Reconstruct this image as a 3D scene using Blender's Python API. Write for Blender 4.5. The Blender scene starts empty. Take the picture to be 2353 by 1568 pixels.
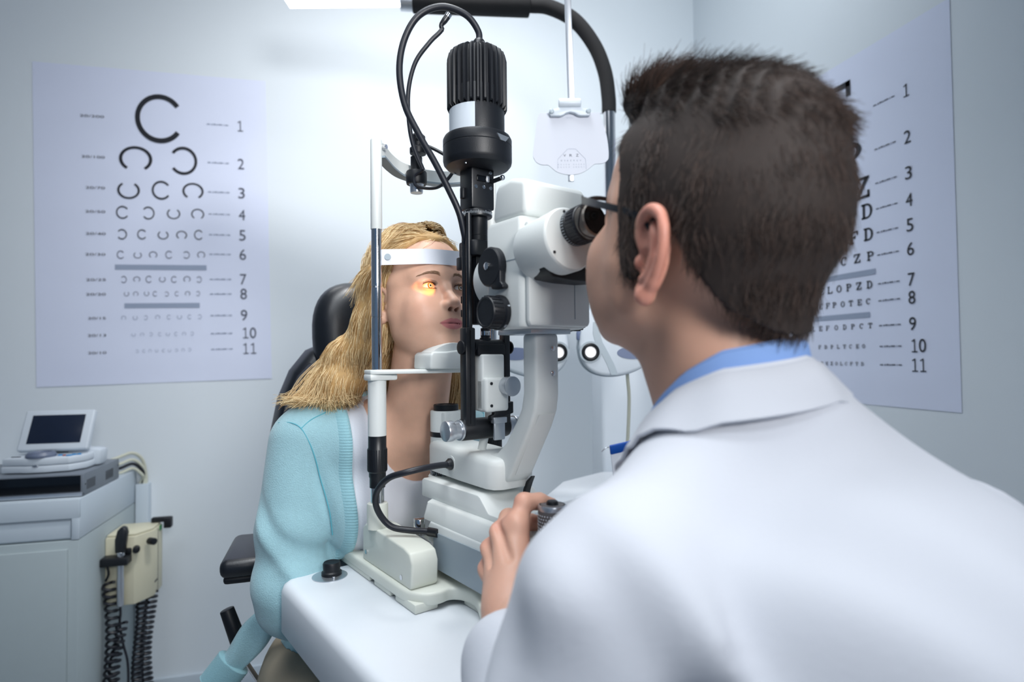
import bpy, bmesh, math, random
import numpy as np
from mathutils import Matrix, Vector
random.seed(7)
RNG = np.random.default_rng(11)
sc = bpy.context.scene
COL = sc.collection
CAM_H = 1.2                      # camera height above the floor
YAW = math.radians(15.1)
# frames: room = x along the back wall, y towards it, z measured from camera height
ROOM = Matrix.Translation((0, 0, CAM_H))
LEV = ROOM @ Matrix.Rotation(-YAW, 4, 'Z')            # x right, y ahead of the camera
# instrument frame: x from the patient to the examiner, y to the patient's left
INS = LEV @ Matrix.Translation((-.118, .943, 0)) @ Matrix.Rotation(math.atan2(-.8, .6), 4, 'Z')
WALL_Y = 2.3595
WALL_X = 1.5193

# ------------------------------------------------------------------ materials
def lin(c):
    def f(u): return u / 12.92 if u <= .04045 else ((u + .055) / 1.055) ** 2.4
    return (f(c[0] / 255), f(c[1] / 255), f(c[2] / 255), 1)

def mat(name, rgb, rough=.5, metal=0., var=.03, vscale=30., bump=0., bscale=200., spec=.5, coat=0., sheen=0., emit=0., trans=0., sss=0., attr=None, detail=3.):
    m = bpy.data.materials.new(name); m.use_nodes = True
    nt = m.node_tree; b = nt.nodes['Principled BSDF']
    N = nt.nodes.new; L = nt.links.new
    tc = N('ShaderNodeTexCoord')
    nz = N('ShaderNodeTexNoise'); nz.inputs['Scale'].default_value = vscale; nz.inputs['Detail'].default_value = detail
    L(tc.outputs['Object'], nz.inputs['Vector'])
    ramp = N('ShaderNodeMapRange'); ramp.inputs['To Min'].default_value = 1 - var; ramp.inputs['To Max'].default_value = 1 + var
    L(nz.outputs['Fac'], ramp.inputs['Value'])
    mul = N('ShaderNodeVectorMath'); mul.operation = 'SCALE'
    if attr:
        at = N('ShaderNodeAttribute'); at.attribute_name = attr
        L(at.outputs['Color'], mul.inputs[0])
    else:
        mul.inputs[0].default_value = lin(rgb)[:3]
    L(ramp.outputs['Result'], mul.inputs['Scale'])
    L(mul.outputs['Vector'], b.inputs['Base Color'])
    b.inputs['Roughness'].default_value = rough; b.inputs['Metallic'].default_value = metal
    b.inputs['Specular IOR Level'].default_value = spec
    b.inputs['Coat Weight'].default_value = coat
    b.inputs['Sheen Weight'].default_value = sheen
    b.inputs['Transmission Weight'].default_value = trans
    if sss:
        b.inputs['Subsurface Weight'].default_value = sss
        b.inputs['Subsurface Radius'].default_value = (.012, .005, .003)
        b.inputs['Subsurface Scale'].default_value = .6
    if emit:
        L(mul.outputs['Vector'], b.inputs['Emission Color']); b.inputs['Emission Strength'].default_value = emit
    if bump:
        n2 = N('ShaderNodeTexNoise'); n2.inputs['Scale'].default_value = bscale; n2.inputs['Detail'].default_value = 4
        L(tc.outputs['Object'], n2.inputs['Vector'])
        bp = N('ShaderNodeBump'); bp.inputs['Strength'].default_value = bump; bp.inputs['Distance'].default_value = .002
        L(n2.outputs['Fac'], bp.inputs['Height']); L(bp.outputs['Normal'], b.inputs['Normal'])
    return m

WALLM = mat('wall paint', (222, 230, 236), .7, var=.015, vscale=3, bump=.08, bscale=260)
CEILM = mat('ceiling paint', (235, 236, 236), .8)
FLOORM = mat('vinyl floor', (150, 155, 160), .4, var=.08, vscale=8)
PAPER = mat('chart paper', (219, 226, 246), .6, var=.03, vscale=4, bump=.25, bscale=7)
INK = mat('black ink', (24, 27, 36), .6)
INK2 = mat('grey ink', (150, 162, 184), .6)
INK3 = mat('dark grey ink', (70, 76, 92), .6)
INK4 = mat('pale grey ink', (128, 140, 160), .6)
SLW = mat('instrument white', (227, 231, 229), .42, var=.012, bump=.05, bscale=900)
SLB = mat('instrument base cream', (220, 223, 213), .45, var=.012, bump=.05, bscale=900)
SLG = mat('grey side panel', (148, 162, 172), .4, var=.01)
BLK = mat('black anodised metal', (16, 19, 25), .38, metal=.0, var=.1, spec=.6)
BLK2 = mat('black plastic', (17, 20, 26), .45, spec=.4, var=.08, bump=.06, bscale=700)
RUB = mat('black rubber cable', (24, 27, 36), .45, var=.05)
CHR = mat('chrome', (215, 215, 218), .06, metal=1, var=.01)
STEEL = mat('brushed aluminium', (196, 201, 208), .3, metal=.85, var=.05, vscale=90)
TABW = mat('white table laminate', (220, 225, 231), .35, var=.01)
BAND = mat('white forehead band', (233, 237, 246), .5, var=.01)
PHW = mat('phoropter white', (212, 221, 230), .4, var=.01)
PHG = mat('phoropter grey trim', (170, 183, 192), .4)
PHB = mat('slate blue inlay', (104, 118, 150), .45)
CARDM = mat('white card', (206, 210, 221), .5, var=.005)
FOAM = mat('black foam grip', (14, 16, 20), .85, var=.15, vscale=300, bump=.3, bscale=900)
LEATH = mat('black leather', (17, 20, 27), .36, var=.1, vscale=60, bump=.12, bscale=420, spec=.6)
CABW = mat('cabinet grey white', (190, 202, 212), .5, var=.012)
CABS = mat('cabinet side laminate', (166, 178, 182), .5, var=.02)
BOXG = mat('grey painted steel', (120, 128, 138), .42, metal=.3, var=.03)
BLKG = mat('black glass', (9, 11, 16), .12, var=.02)
SCRN = mat('dark blue screen', (24, 33, 52), .25, var=.05)
DEVG = mat('pale grey device plastic', (200, 209, 218), .45, var=.015)
DIAL = mat('blue grey dial', (100, 110, 132), .4)
BTNB = mat('blue button', (30, 130, 190), .4)
BTNR = mat('red button', (150, 60, 60), .4)
CREAM = mat('cream plastic', (206, 202, 178), .5, var=.02)
GREEN = mat('green light', (20, 130, 70), .4)
CABLE = mat('ivory cable', (198, 200, 184), .5)
BLUEP = mat('blue folder edge', (0, 74, 165), .5)
SHEET = mat('white paper', (226, 230, 240), .6, var=.01)
GRIPG = mat('grey rubber grip', (92, 90, 92), .6, var=.05)
LITE = mat('lamp diffuser', (246, 249, 255), .5, emit=5.0)
GLOW = mat('white lens with added glow', (250, 250, 252), .4, emit=.35)  # glow put into the material for the bright wall seen through the openings
CARDI = mat('aqua knit', (154, 194, 203), .9, var=.07, vscale=160, bump=.5, bscale=520, sheen=.3, detail=6)
CARDR = mat('aqua rib', (146, 192, 202), .9, var=.05, vscale=160, bump=.3, bscale=500, sheen=.2)
STITCH = mat('teal seam thread', (92, 172, 188), .9)
TEE = mat('white jersey', (226, 228, 236), .85, var=.02, bump=.15, bscale=400)
KHAKI = mat('khaki cotton', (158, 148, 130), .85, var=.05, vscale=40, bump=.15, bscale=500)
COATM = mat('white lab coat cotton', (208, 211, 219), .85, var=.012, vscale=20, bump=.12, bscale=260)
SHIRT = mat('light blue shirt cotton', (134, 168, 224), .85, var=.04, bump=.12, bscale=500)
NAVY = mat('navy trousers', (40, 46, 64), .85)
SPECM = mat('black spectacle frame', (18, 19, 26), .3, spec=.6)
EYEW = mat('eye white', (226, 218, 212), .15, var=.02, coat=.6)
IRIS = mat('hazel iris', (142, 104, 52), .15, var=.35, vscale=900, coat=1)
PUPIL = mat('pupil', (8, 7, 7), .08, coat=1)
def glass():
    m = bpy.data.materials.new('spectacle lens'); m.use_nodes = True
    nt = m.node_tree; out = nt.nodes['Material Output']; nt.nodes.remove(nt.nodes['Principled BSDF'])
    t = nt.nodes.new('ShaderNodeBsdfTransparent'); g = nt.nodes.new('ShaderNodeBsdfGlossy'); g.inputs['Roughness'].default_value = .02
    fr = nt.nodes.new('ShaderNodeFresnel'); mx = nt.nodes.new('ShaderNodeMixShader')
    mu = nt.nodes.new('ShaderNodeMath'); mu.operation = 'MULTIPLY'; mu.inputs[1].default_value = .15; nt.links.new(fr.outputs[0], mu.inputs[0]); nt.links.new(mu.outputs[0], mx.inputs[0]); nt.links.new(t.outputs[0], mx.inputs[1]); nt.links.new(g.outputs[0], mx.inputs[2])
    nt.links.new(mx.outputs[0], out.inputs[0]); return m
LENS = glass()
SKINW = mat('fair skin', (0, 0, 0), .48, var=.09, vscale=70, bump=.08, bscale=700, sss=.12, attr='tone', detail=6)
SKINM = mat('tan skin', (0, 0, 0), .5, var=.06, vscale=60, bump=.1, bscale=600, sss=.1, attr='tone', detail=6)

# ------------------------------------------------------------------ mesh builder
def rotz_to(d):
    d = Vector(d).normalized()
    return d.to_track_quat('Z', 'Y').to_matrix().to_4x4()

class MB:
    def __init__(s): s.v = []; s.f = []
    def raw(s, vs, fs, M=None):
        o = len(s.v)
        if M is not None: vs = [M @ Vector(p) for p in vs]
        s.v += [tuple(p) for p in vs]; s.f += [tuple(i + o for i in q) for q in fs]; return s
    def bm(s, b, M=None):
        b.verts.index_update()
        s.raw([v.co.copy() for v in b.verts], [[v.index for v in f.verts] for f in b.faces], M); b.free(); return s
    def box(s, x0, x1, y0, y1, z0, z1, bev=0., seg=2, M=None):
        b = bmesh.new(); bmesh.ops.create_cube(b, size=1)
        for v in b.verts: v.co = Vector(((x0 + x1) / 2 + v.co.x * (x1 - x0), (y0 + y1) / 2 + v.co.y * (y1 - y0), (z0 + z1) / 2 + v.co.z * (z1 - z0)))
        if bev: bmesh.ops.bevel(b, geom=b.edges[:], offset=bev, segments=seg, profile=.5, affect='EDGES')
        return s.bm(b, M)
    def prism(s, poly, h0, h1, M=None, bev=0., seg=2):
        """polygon in the local xy plane, extruded along z from h0 to h1"""
        b = bmesh.new()
        lo = [b.verts.new((p[0], p[1], h0)) for p in poly]; hi = [b.verts.new((p[0], p[1], h1)) for p in poly]
        n = len(poly)
        b.faces.new(lo[::-1]); b.faces.new(hi)
        for i in range(n): b.faces.new((lo[i], lo[(i + 1) % n], hi[(i + 1) % n], hi[i]))
        bmesh.ops.recalc_face_normals(b, faces=b.faces[:])
        if bev: bmesh.ops.bevel(b, geom=[e for e in b.edges if e.calc_face_angle(0) > .6], offset=bev, segments=seg, profile=.5, affect='EDGES', clamp_overlap=True)
        return s.bm(b, M)
    def lathe(s, prof, n=32, M=None, c=(0, 0, 0), axis=(0, 0, 1)):
        """profile [(radius, height)] turned about axis through c"""
        T = Matrix.Translation(c) @ rotz_to(axis)
        if M is not None: T = M @ T
        vs = []; fs = []; k = len(prof)
        for r, h in prof:
            for i in range(n):
                t = 2 * math.pi * i / n; vs.append((r * math.cos(t), r * math.sin(t), h))
        for j in range(k - 1):
            for i in range(n): fs.append((j * n + i, j * n + (i + 1) % n, (j + 1) * n + (i + 1) % n, (j + 1) * n + i))
        if prof[0][0] > 0: fs.append(tuple(range(n))[::-1])
        if prof[-1][0] > 0: fs.append(tuple((k - 1) * n + i for i in range(n)))
        return s.raw(vs, fs, T)
    def cyl(s, p0, p1, r0, r1=None, n=24, bev=0., M=None):
        r1 = r0 if r1 is None else r1
        h = (Vector(p1) - Vector(p0)).length
        pr = [(r0, 0), (r1, h)] if not bev else [(r0 - bev, 0), (r0 - bev * .3, bev * .3), (r0, bev), (r1, h - bev), (r1 - bev * .3, h - bev * .3), (r1 - bev, h)]
        return s.lathe(pr, n, M, p0, Vector(p1) - Vector(p0))
    def tube(s, pts, r, n=10, sub=8, M=None, smooth=True, flat=1.):
        P = catmull(pts, sub) if smooth else [Vector(p) for p in pts]
        m = len(P)
        if not isinstance(r, (list, tuple)): R = [r] * m
        else:
            R = [r[0] + 0] * m
            for i in range(m):
                t = i / (m - 1) * (len(r) - 1); k = min(int(t), len(r) - 2); R[i] = r[k] + (r[k + 1] - r[k]) * (t - k)
        vs = []; fs = []
        up = None
        for i in range(m):
            t = (P[min(i + 1, m - 1)] - P[max(i - 1, 0)]).normalized()
            if up is None:
                up = Vector((0, 0, 1)) if abs(t.z) < .9 else Vector((1, 0, 0))
            a = t.cross(up).normalized(); up = a.cross(t).normalized()
            for j in range(n):
                q = 2 * math.pi * j / n; vs.append(P[i] + (a * math.cos(q) + up * math.sin(q) * flat) * R[i])
        for i in range(m - 1):
            for j in range(n): fs.append((i * n + j, i * n + (j + 1) % n, (i + 1) * n + (j + 1) % n, (i + 1) * n + j))
        fs.append(tuple(range(n))[::-1]); fs.append(tuple((m - 1) * n + j for j in range(n)))
        return s.raw(vs, fs, M)
    def ell(s, c, r, M=None, nu=24, nv=14):
        vs = [(c[0], c[1], c[2] - r[2])]; fs = []
        for j in range(1, nv):
            ph = -math.pi / 2 + math.pi * j / nv
            for i in range(nu):
                t = 2 * math.pi * i / nu
                vs.append((c[0] + r[0] * math.cos(ph) * math.cos(t), c[1] + r[1] * math.cos(ph) * math.sin(t), c[2] + r[2] * math.sin(ph)))
        vs.append((c[0], c[1], c[2] + r[2])); top = len(vs) - 1
        for i in range(nu):
            fs.append((0, 1 + (i + 1) % nu, 1 + i)); o = 1 + (nv - 2) * nu; fs.append((o + i, o + (i + 1) % nu, top))
        for j in range(nv - 2):
            for i in range(nu): a = 1 + j * nu; fs.append((a + i, a + (i + 1) % nu, a + nu + (i + 1) % nu, a + nu + i))
        return s.raw(vs, fs, M)
    def loft(s, rings, closed=True, caps=True, M=None):
        n = len(rings[0]); vs = [p for r in rings for p in r]; fs = []
        for i in range(len(rings) - 1):
            for j in range(n if closed else n - 1):
                fs.append((i * n + j, i * n + (j + 1) % n, (i + 1) * n + (j + 1) % n, (i + 1) * n + j))
        if caps and closed: fs.append(tuple(range(n))[::-1]); fs.append(tuple((len(rings) - 1) * n + j for j in range(n)))
        return s.raw(vs, fs, M)

def catmull(pts, sub=8):
    P = [Vector(p) for p in pts]; out = []
    if len(P) < 3:
        return P
    for i in range(len(P) - 1):
        p0 = P[i - 1] if i else P[0] * 2 - P[1]; p1 = P[i]; p2 = P[i + 1]; p3 = P[i + 2] if i + 2 < len(P) else P[-1] * 2 - P[-2]
        for k in range(sub):
            t = k / sub
            out.append(.5 * ((2 * p1) + (p2 - p0) * t + (2 * p0 - 5 * p1 + 4 * p2 - p3) * t * t + (3 * p1 - p0 - 3 * p2 + p3) * t ** 3))
    out.append(P[-1]); return out

def to_mesh(name, mb, m, off=(0, 0, 0), ang=38, recalc=True):
    me = bpy.data.meshes.new(name)
    o = Vector(off)
    me.from_pydata([Vector(p) - o for p in mb.v], [], mb.f)
    if recalc:
        b = bmesh.new(); b.from_mesh(me); bmesh.ops.recalc_face_normals(b, faces=b.faces[:]); b.to_mesh(me); b.free()
    me.materials.append(m)
    for p in me.polygons: p.use_smooth = True
    me.set_sharp_from_angle(angle=math.radians(ang))
    me.update(); return me

def tag(o, label=None, cat=None, group=None, kind=None):
    for k, v in (('label', label), ('category', cat), ('group', group), ('kind', kind)):
        if v: o[k] = v
    return o

class Thing:
    """an Empty at the thing's base; parts are built in the frame's coordinates"""
    def __init__(s, name, label, cat, frame, base, group=None):
        s.o = bpy.data.objects.new(name, None); COL.objects.link(s.o); s.o.empty_display_size = .05
        s.base = Vector(base); s.frame = frame; s.o.matrix_world = frame @ Matrix.Translation(base)
        tag(s.o, label, cat, group)
    def part(s, name, mb, m, parent=None, label=None, ang=38, kind=None):
        me = mb if isinstance(mb, bpy.types.Mesh) else to_mesh(name, mb, m, s.base, ang)
        o = bpy.data.objects.new(name, me); COL.objects.link(o); o.parent = parent or s.o
        tag(o, label, kind=kind); return o

def single(name, label, cat, mb, m, frame, base, group=None, kind=None, ang=38):
    o = bpy.data.objects.new(name, to_mesh(name, mb, m, base, ang)); COL.objects.link(o)
    o.matrix_world = frame @ Matrix.Translation(base)
    return tag(o, label, cat, group, kind)

def struct(name, mb, m, label=None):
    o = bpy.data.objects.new(name, to_mesh(name, mb, m)); COL.objects.link(o); o.matrix_world = ROOM
    return tag(o, label, kind='structure')

def fxy(c, x, y, z=None):
    """matrix whose local x, y, z axes are the given vectors"""
    x = Vector(x).normalized(); y = Vector(y).normalized(); z = x.cross(y) if z is None else Vector(z)
    return Matrix(((x.x, y.x, z.x, c[0]), (x.y, y.y, z.y, c[1]), (x.z, y.z, z.z, c[2]), (0, 0, 0, 1)))
# ------------------------------------------------------------------ room
struct('wall_back', MB().box(-3.0, WALL_X, WALL_Y, WALL_Y + .1, -CAM_H, 1.75), WALLM)
struct('wall_right', MB().box(WALL_X, WALL_X + .1, -2.6, WALL_Y + .1, -CAM_H, 1.75), WALLM)
struct('wall_left', MB().box(-3.1, -3.0, -2.6, WALL_Y + .1, -CAM_H, 1.75), WALLM)
struct('floor', MB().box(-3.1, WALL_X + .1, -2.6, WALL_Y + .1, -CAM_H - .1, -CAM_H), FLOORM)
struct('ceiling', MB().box(-3.1, WALL_X + .1, -2.6, WALL_Y + .1, 1.75, 1.85), CEILM)
struct('baseboard_back', MB().box(-3.0, WALL_X, WALL_Y - .012, WALL_Y, -CAM_H, -CAM_H + .08, .003), CABW)
struct('baseboard_right', MB().box(WALL_X - .012, WALL_X, -2.6, WALL_Y - .012, -CAM_H, -CAM_H + .08, .003), CABW)

# ------------------------------------------------------------------ eye charts
GLY = {}
def glyph(ch):
    """outline text from the built-in font as triangles, unit height"""
    if ch in GLY: return GLY[ch]
    cu = bpy.data.curves.new('g', 'FONT'); cu.body = ch; cu.resolution_u = 6
    o = bpy.data.objects.new('g', cu); COL.objects.link(o)
    dg = bpy.context.evaluated_depsgraph_get(); me = o.evaluated_get(dg).to_mesh()
    V = [tuple(v.co) for v in me.vertices]; F = [tuple(p.vertices) for p in me.polygons]
    o.evaluated_get(dg).to_mesh_clear(); bpy.data.objects.remove(o)
    x0 = min(v[0] for v in V); x1 = max(v[0] for v in V); y0 = min(v[1] for v in V); y1 = max(v[1] for v in V)
    GLY[ch] = ([(v[0] - (x0 + x1) / 2, v[1] - (y0 + y1) / 2) for v in V], F, x1 - x0, y1 - y0)
    return GLY[ch]

def put_text(mb, txt, u, v, h, w=None, z=.0012):
    V, F, gw, gh = glyph(txt)
    sy = h / gh; sx = (w / gw) if w else sy
    mb.raw([(u + x * sx, v + y * sy, z) for x, y in V], F)

def ring_c(mb, u, v, w, h, kind, z=.0012):
    """a C opening to the right (0), down (1), left (2), up (3)"""
    n = 40; g = math.radians(36); vs = []
    for i in range(n + 1):
        t = g + (2 * math.pi - 2 * g) * i / n
        for k in (1., .80):
            a = math.cos(t) * k * .5 * 1.04; b = math.sin(t) * k * .5
            if kind == 0: p = (a * w, b * h)
            elif kind == 2: p = (-a * w, b * h)
            elif kind == 1: p = (b * w, -a * h)
            else: p = (b * w, a * h)
            vs.append((u + p[0], v + p[1], z))
    mb.raw(vs, [(2 * i, 2 * i + 1, 2 * i + 3, 2 * i + 2) for i in range(n)])

def quad(mb, x0, x1, y0, y1, z=.0012): mb.raw([(x0, y0, z), (x1, y0, z), (x1, y1, z), (x0, y1, z)], [(0, 1, 2, 3)])

def bar(mb, p, q, t, z=.0012):
    d = Vector((q[0] - p[0], q[1] - p[1])); d.normalize(); n = Vector((-d.y, d.x)) * t / 2
    mb.raw([(p[0] + n.x, p[1] + n.y, z), (p[0] - n.x, p[1] - n.y, z), (q[0] - n.x, q[1] - n.y, z), (q[0] + n.x, q[1] + n.y, z)], [(0, 1, 2, 3)])

def slab_letter(mb, ch, u, v, h, k=1.):
    """slab serif capitals drawn stroke by stroke in a unit box"""
    w = h * .86; t = .19
    P = lambda x, y: (u + (x - .5) * w, v + (y - .5) * h)
    def st(x0, y0, x1, y1, tt=t): bar(mb, P(x0, y0), P(x1, y1), tt * h)
    def vert(x, y0=0., y1=1., tt=t): quad(mb, u + (x - .5) * w - tt * h / 2, u + (x - .5) * w + tt * h / 2, v + (y0 - .5) * h, v + (y1 - .5) * h)
    def hor(x0, x1, y, tt=.13): quad(mb, u + (x0 - .5) * w, u + (x1 - .5) * w, v + (y - .5) * h - tt * h / 2, v + (y - .5) * h + tt * h / 2)
    def arc(cx, cy, rx, ry, a0, a1, tt=t):
        n = 18; vs = []
        for i in range(n + 1):
            a = math.radians(a0 + (a1 - a0) * i / n); cs, sn = math.cos(a), math.sin(a)
            x, y = P(cx, cy); fx = tt * (.55 + .45 * abs(cs)); 
            vs.append((x + rx * w * cs, y + ry * h * sn, .0012)); vs.append((x + (rx * w - fx * h) * cs, y + (ry * h - .13 * h) * sn, .0012))
        mb.raw(vs, [(2 * i, 2 * i + 1, 2 * i + 3, 2 * i + 2) for i in range(n)])
    lo, hi = .065, .935
    if ch in 'EFL':
        vert(.22); hor(0, .45, lo); hor(0, .45, hi)
        if ch in 'EL': hor(.2, 1, lo); vert(.95, 0, .33, .12)
        if ch in 'EF': hor(.2, 1, hi); vert(.95, .67, 1, .12); hor(.2, .68, .5); vert(.66, .36, .64, .1)
    elif ch == 'P': vert(.22); hor(0, .5, lo); hor(0, .55, hi); arc(.5, .72, .47, .28, 90, -90); hor(.3, .55, .5)
    elif ch == 'D': vert(.22); hor(0, .5, lo); hor(0, .5, hi); arc(.45, .5, .53, .5, 90, -90)
    elif ch == 'T': vert(.5); hor(.25, .75, lo); hor(0, 1, hi); vert(.05, .64, 1, .12); vert(.95, .64, 1, .12)
    elif ch == 'Z': hor(.02, .98, lo); hor(.02, .98, hi); st(.16, .08, .84, .92); vert(.08, .66, 1, .12); vert(.92, 0, .34, .12)
    elif ch == 'O': arc(.5, .5, .5, .5, 0, 360)
    elif ch == 'C': arc(.5, .5, .5, .5, 42, 318); vert(.9, .64, .95, .11)

def put_number(mb, s, u, v, h, z):
    """row numbers; the 1 has a flag and a foot"""
    adv = h * .66; x = u - adv * (len(s) - 1) / 2
    for ch in s:
        if ch == '1':
            t = h * .085; m2 = MB()
            quad(m2, x - t / 2 + h * .02, x + t / 2 + h * .02, v - h / 2, v + h / 2, z); quad(m2, x - h * .22, x + h * .26, v - h / 2, v - h / 2 + t, z)
            bar(m2, (x - h * .20, v + h * .33), (x + h * .04, v + h * .475), t, z); mb.raw(m2.v, m2.f)
        else: put_text(mb, ch, x, v, h, h * .56, z)
        x += adv
R, Dn, Lf, Up = 0, 1, 2, 3
CROWS = [
 [(.39, .952, .1524, .1782, R)],
 [(.311, .801, .1055, .0885, Dn), (.464, .803, .0884, .1036, Lf)],
 [(.287, .688, .0711, .06, Up), (.391, .692, .0591, .0686, R), (.494, .693, .07, .0585, Dn)],
 [(.267, .608, .0391, .0462, R), (.348, .608, .0379, .0467, Lf), (.429, .608, .0436, .0377, Up), (.508, .609, .043, .0381, Dn)],
 [(.264, .53, .0297, .037, Lf), (.327, .531, .0288, .0357, R), (.394, .53, .0349, .0298, Up), (.454, .531, .0354, .03, Dn), (.51, .533, .0287, .0366, R)],
 [(.259, .457, .0229, .0293, R), (.312, .456, .026, .0218, Up), (.361, .458, .0263, .0235, Dn), (.412, .459, .0225, .0283, R), (.468, .459, .0214, .027, Lf), (.517, .46, .0259, .0239, Dn)],
 [(.267, .369, .0176, .0248, Lf), (.308, .37, .0219, .0187, Dn), (.346, .37, .0193, .025, R), (.389, .37, .021, .0189, Up), (.427, .37, .0183, .0237, R), (.469, .371, .0228, .0207, Dn), (.508, .37, .0173, .0224, Lf)],
 [(.275, .318, .0163, .0155, Up), (.304, .318, .0164, .0156, Dn), (.338, .319, .0166, .0157, Up), (.365, .318, .0139, .0189, R), (.402, .317, .0126, .0174, Lf), (.435, .318, .0127, .0174, R), (.47, .319, .0171, .0159, Dn), (.504, .319, .013, .0176, Lf)],
 [(.265, .233, .0149, .014, Dn), (.301, .233, .0151, .0141, Up), (.334, .233, .0117, .0157, Lf), (.372, .234, .0153, .0142, Dn), (.408, .234, .012, .0158, R), (.442, .234, .0156, .0143, Up), (.475, .234, .0122, .016, R), (.508, .234, .0123, .016, Lf)],
 [(.295, .173, .0123, .0109, Up), (.322, .173, .0124, .011, Dn), (.35, .173, .0097, .0134, Lf), (.378, .173, .0098, .0134, R), (.404, .173, .0127, .0111, Up), (.43, .173, .0099, .0135, R), (.456, .173, .0128, .0112, Dn), (.482, .173, .01, .0136, Lf)],
 [(.305, .114, .0096, .011, Lf), (.327, .114, .0097, .011, R), (.346, .114, .0097, .011, Dn), (.367, .115, .0098, .0111, Up), (.389, .114, .0098, .0111, R), (.408, .114, .0099, .0111, Up), (.43, .114, .0099, .0111, Lf), (.452, .114, .01, .0112, Dn), (.473, .115, .01, .0112, Lf)]]
NUMV = [.944, .802, .693, .611, .535, .463, .371, .317, .238, .172, .114]
ACU = [('20/200', .177, .945, .074), ('20/100', .179, .801, .071), ('20/70', .184, .692, .059), ('20/50', .183, .608, .061), ('20/40', .183, .53, .061), ('20/30', .181, .457, .061),
       ('20/25', .182, .368, .06), ('20/20', .181, .317, .06), ('20/15', .183, .233, .054), ('20/13', .182, .173, .056), ('20/10', .182, .112, .056)]
SNEL = [('E', [.36], .15), ('FP', [.278, .42], .102), ('TOZ', [.26, .36, .46], .066), ('LPED', [.256, .33, .404, .477], .047), ('PECFD', [.25, .308, .366, .424, .480], .039),
        ('EDFCZP', [.245, .292, .338, .384, .436, .485], .0285), ('FELOPZD', [.25, .288, .325, .363, .402, .44, .479], .0238), ('DEFPOTEC', [.253, .283, .315, .343, .376, .408, .441, .473], .0185),
        ('LEFODPCT', [.25, .282, .312, .348, .382, .414, .446, .478], .0165), ('FDPLTCEO', [.276, .302, .328, .354, .379, .403, .429, .452], .0125), ('PEZOLCFTD', [.285, .305, .325, .345, .365, .384, .404, .425, .446], .0112)]

def chart(label, frame, Wd, Hd, fu, fv, letters):
    t = Thing('eye_chart', label, 'chart', frame, (0, 0, 0), 'eye charts on the walls')
    # paper: slightly wavy sheet held flat at the corners
    nx, ny = 40, 56; vs = []; fs = []
    for j in range(ny + 1):
        for i in range(nx + 1):
            x, y = i / nx, j / ny
            wv = .0012 * math.sin(x * 9 + y * 4) * math.sin(y * 13 + 1) * (4 * x * (1 - x)) + .0018 * (4 * x * (1 - x)) * math.sin(y * 21) ** 4
            vs.append((x * Wd, y * Hd, .0008 + wv * .5))
    for j in range(ny):
        for i in range(nx):
            a = j * (nx + 1) + i; fs.append((a, a + 1, a + nx + 2, a + nx + 1))
    t.part('paper', MB().raw(vs, fs), PAPER)
    Z = .0030
    for i in range(11):
        if letters:
            s, us, h = SNEL[i]
            v = fv(NUMV[i]) if i else .947
            rows = [(ch, u) for ch, u in zip(s, us)]
        else: rows = CROWS[i]
        for it in rows:
            mb = MB()
            if letters: slab_letter(mb, it[0], it[1], v + (.002 if i > 2 else 0), h)
            else: ring_c(mb, *it)
            t.part('optotype', MB().raw([(x, y, Z) for x, y, z in mb.v], mb.f), INK if (letters or i < 5) else (INK3 if i < 8 else INK4))
        mb = MB(); s = str(i + 1); hh = .0393 * (1 if not letters else .94)
        put_number(mb, s, fu(.657 if i < 9 else .6735), fv(NUMV[i]), hh, Z)
        t.part('row_number', mb, INK3 if not letters else INK)
        mb = MB(); tx, u, v, w = ACU[i]; put_text(mb, tx, fu(u), fv(v), .0088, w * (1 if not letters else .94), z=Z); t.part('acuity_label', mb, INK)
        mb = MB(); w0 = .036
        x = fu(.58) - w0
        for k, (a, b) in enumerate(((0, .011), (.015, .019), (.021, .030), (.032, .036), (.038, .052), (.056, .058), (.061, .072))):
            quad(mb, x + a, x + b, fv(NUMV[i]) - .0016 - .0006 * (k % 2), fv(NUMV[i]) + .0016 + .0004 * (k % 3), Z)
        t.part('dash_line', mb, INK4 if not letters else INK3)
    for u0, u1, v0, v1 in ((.241, .534, .404, .422), (.268, .509, .267, .2845)):
        mb = MB(); quad(mb, fu(u0), fu(u1), fv(v0), fv(v1), Z); t.part('grey_bar', mb, INK2)
    return t

ROOMW = ROOM
# left: on the back wall, hung very slightly askew
lx = Vector((.757, 0, .0065)).normalized()
CH1 = ROOMW @ fxy((-1.043, WALL_Y - .0015, -.088), (math.cos(.021), 0, math.sin(.021)), (-math.sin(.021), 0, math.cos(.021)))
chart('white eye chart printed with C shaped rings, on the wall above the grey cabinet', CH1, .748, 1.123, lambda u: u, lambda v: v, False)
CH2 = ROOMW @ fxy((WALL_X - .001, 1.168 + .748, -.157), (0, -1, 0), (0, 0, 1))
chart('white letter eye chart on the side wall, half hidden behind the dark-haired man', CH2, .748, 1.091, lambda u: .945 * u - .003, lambda v: .0149 + .94 * v, True)

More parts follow.
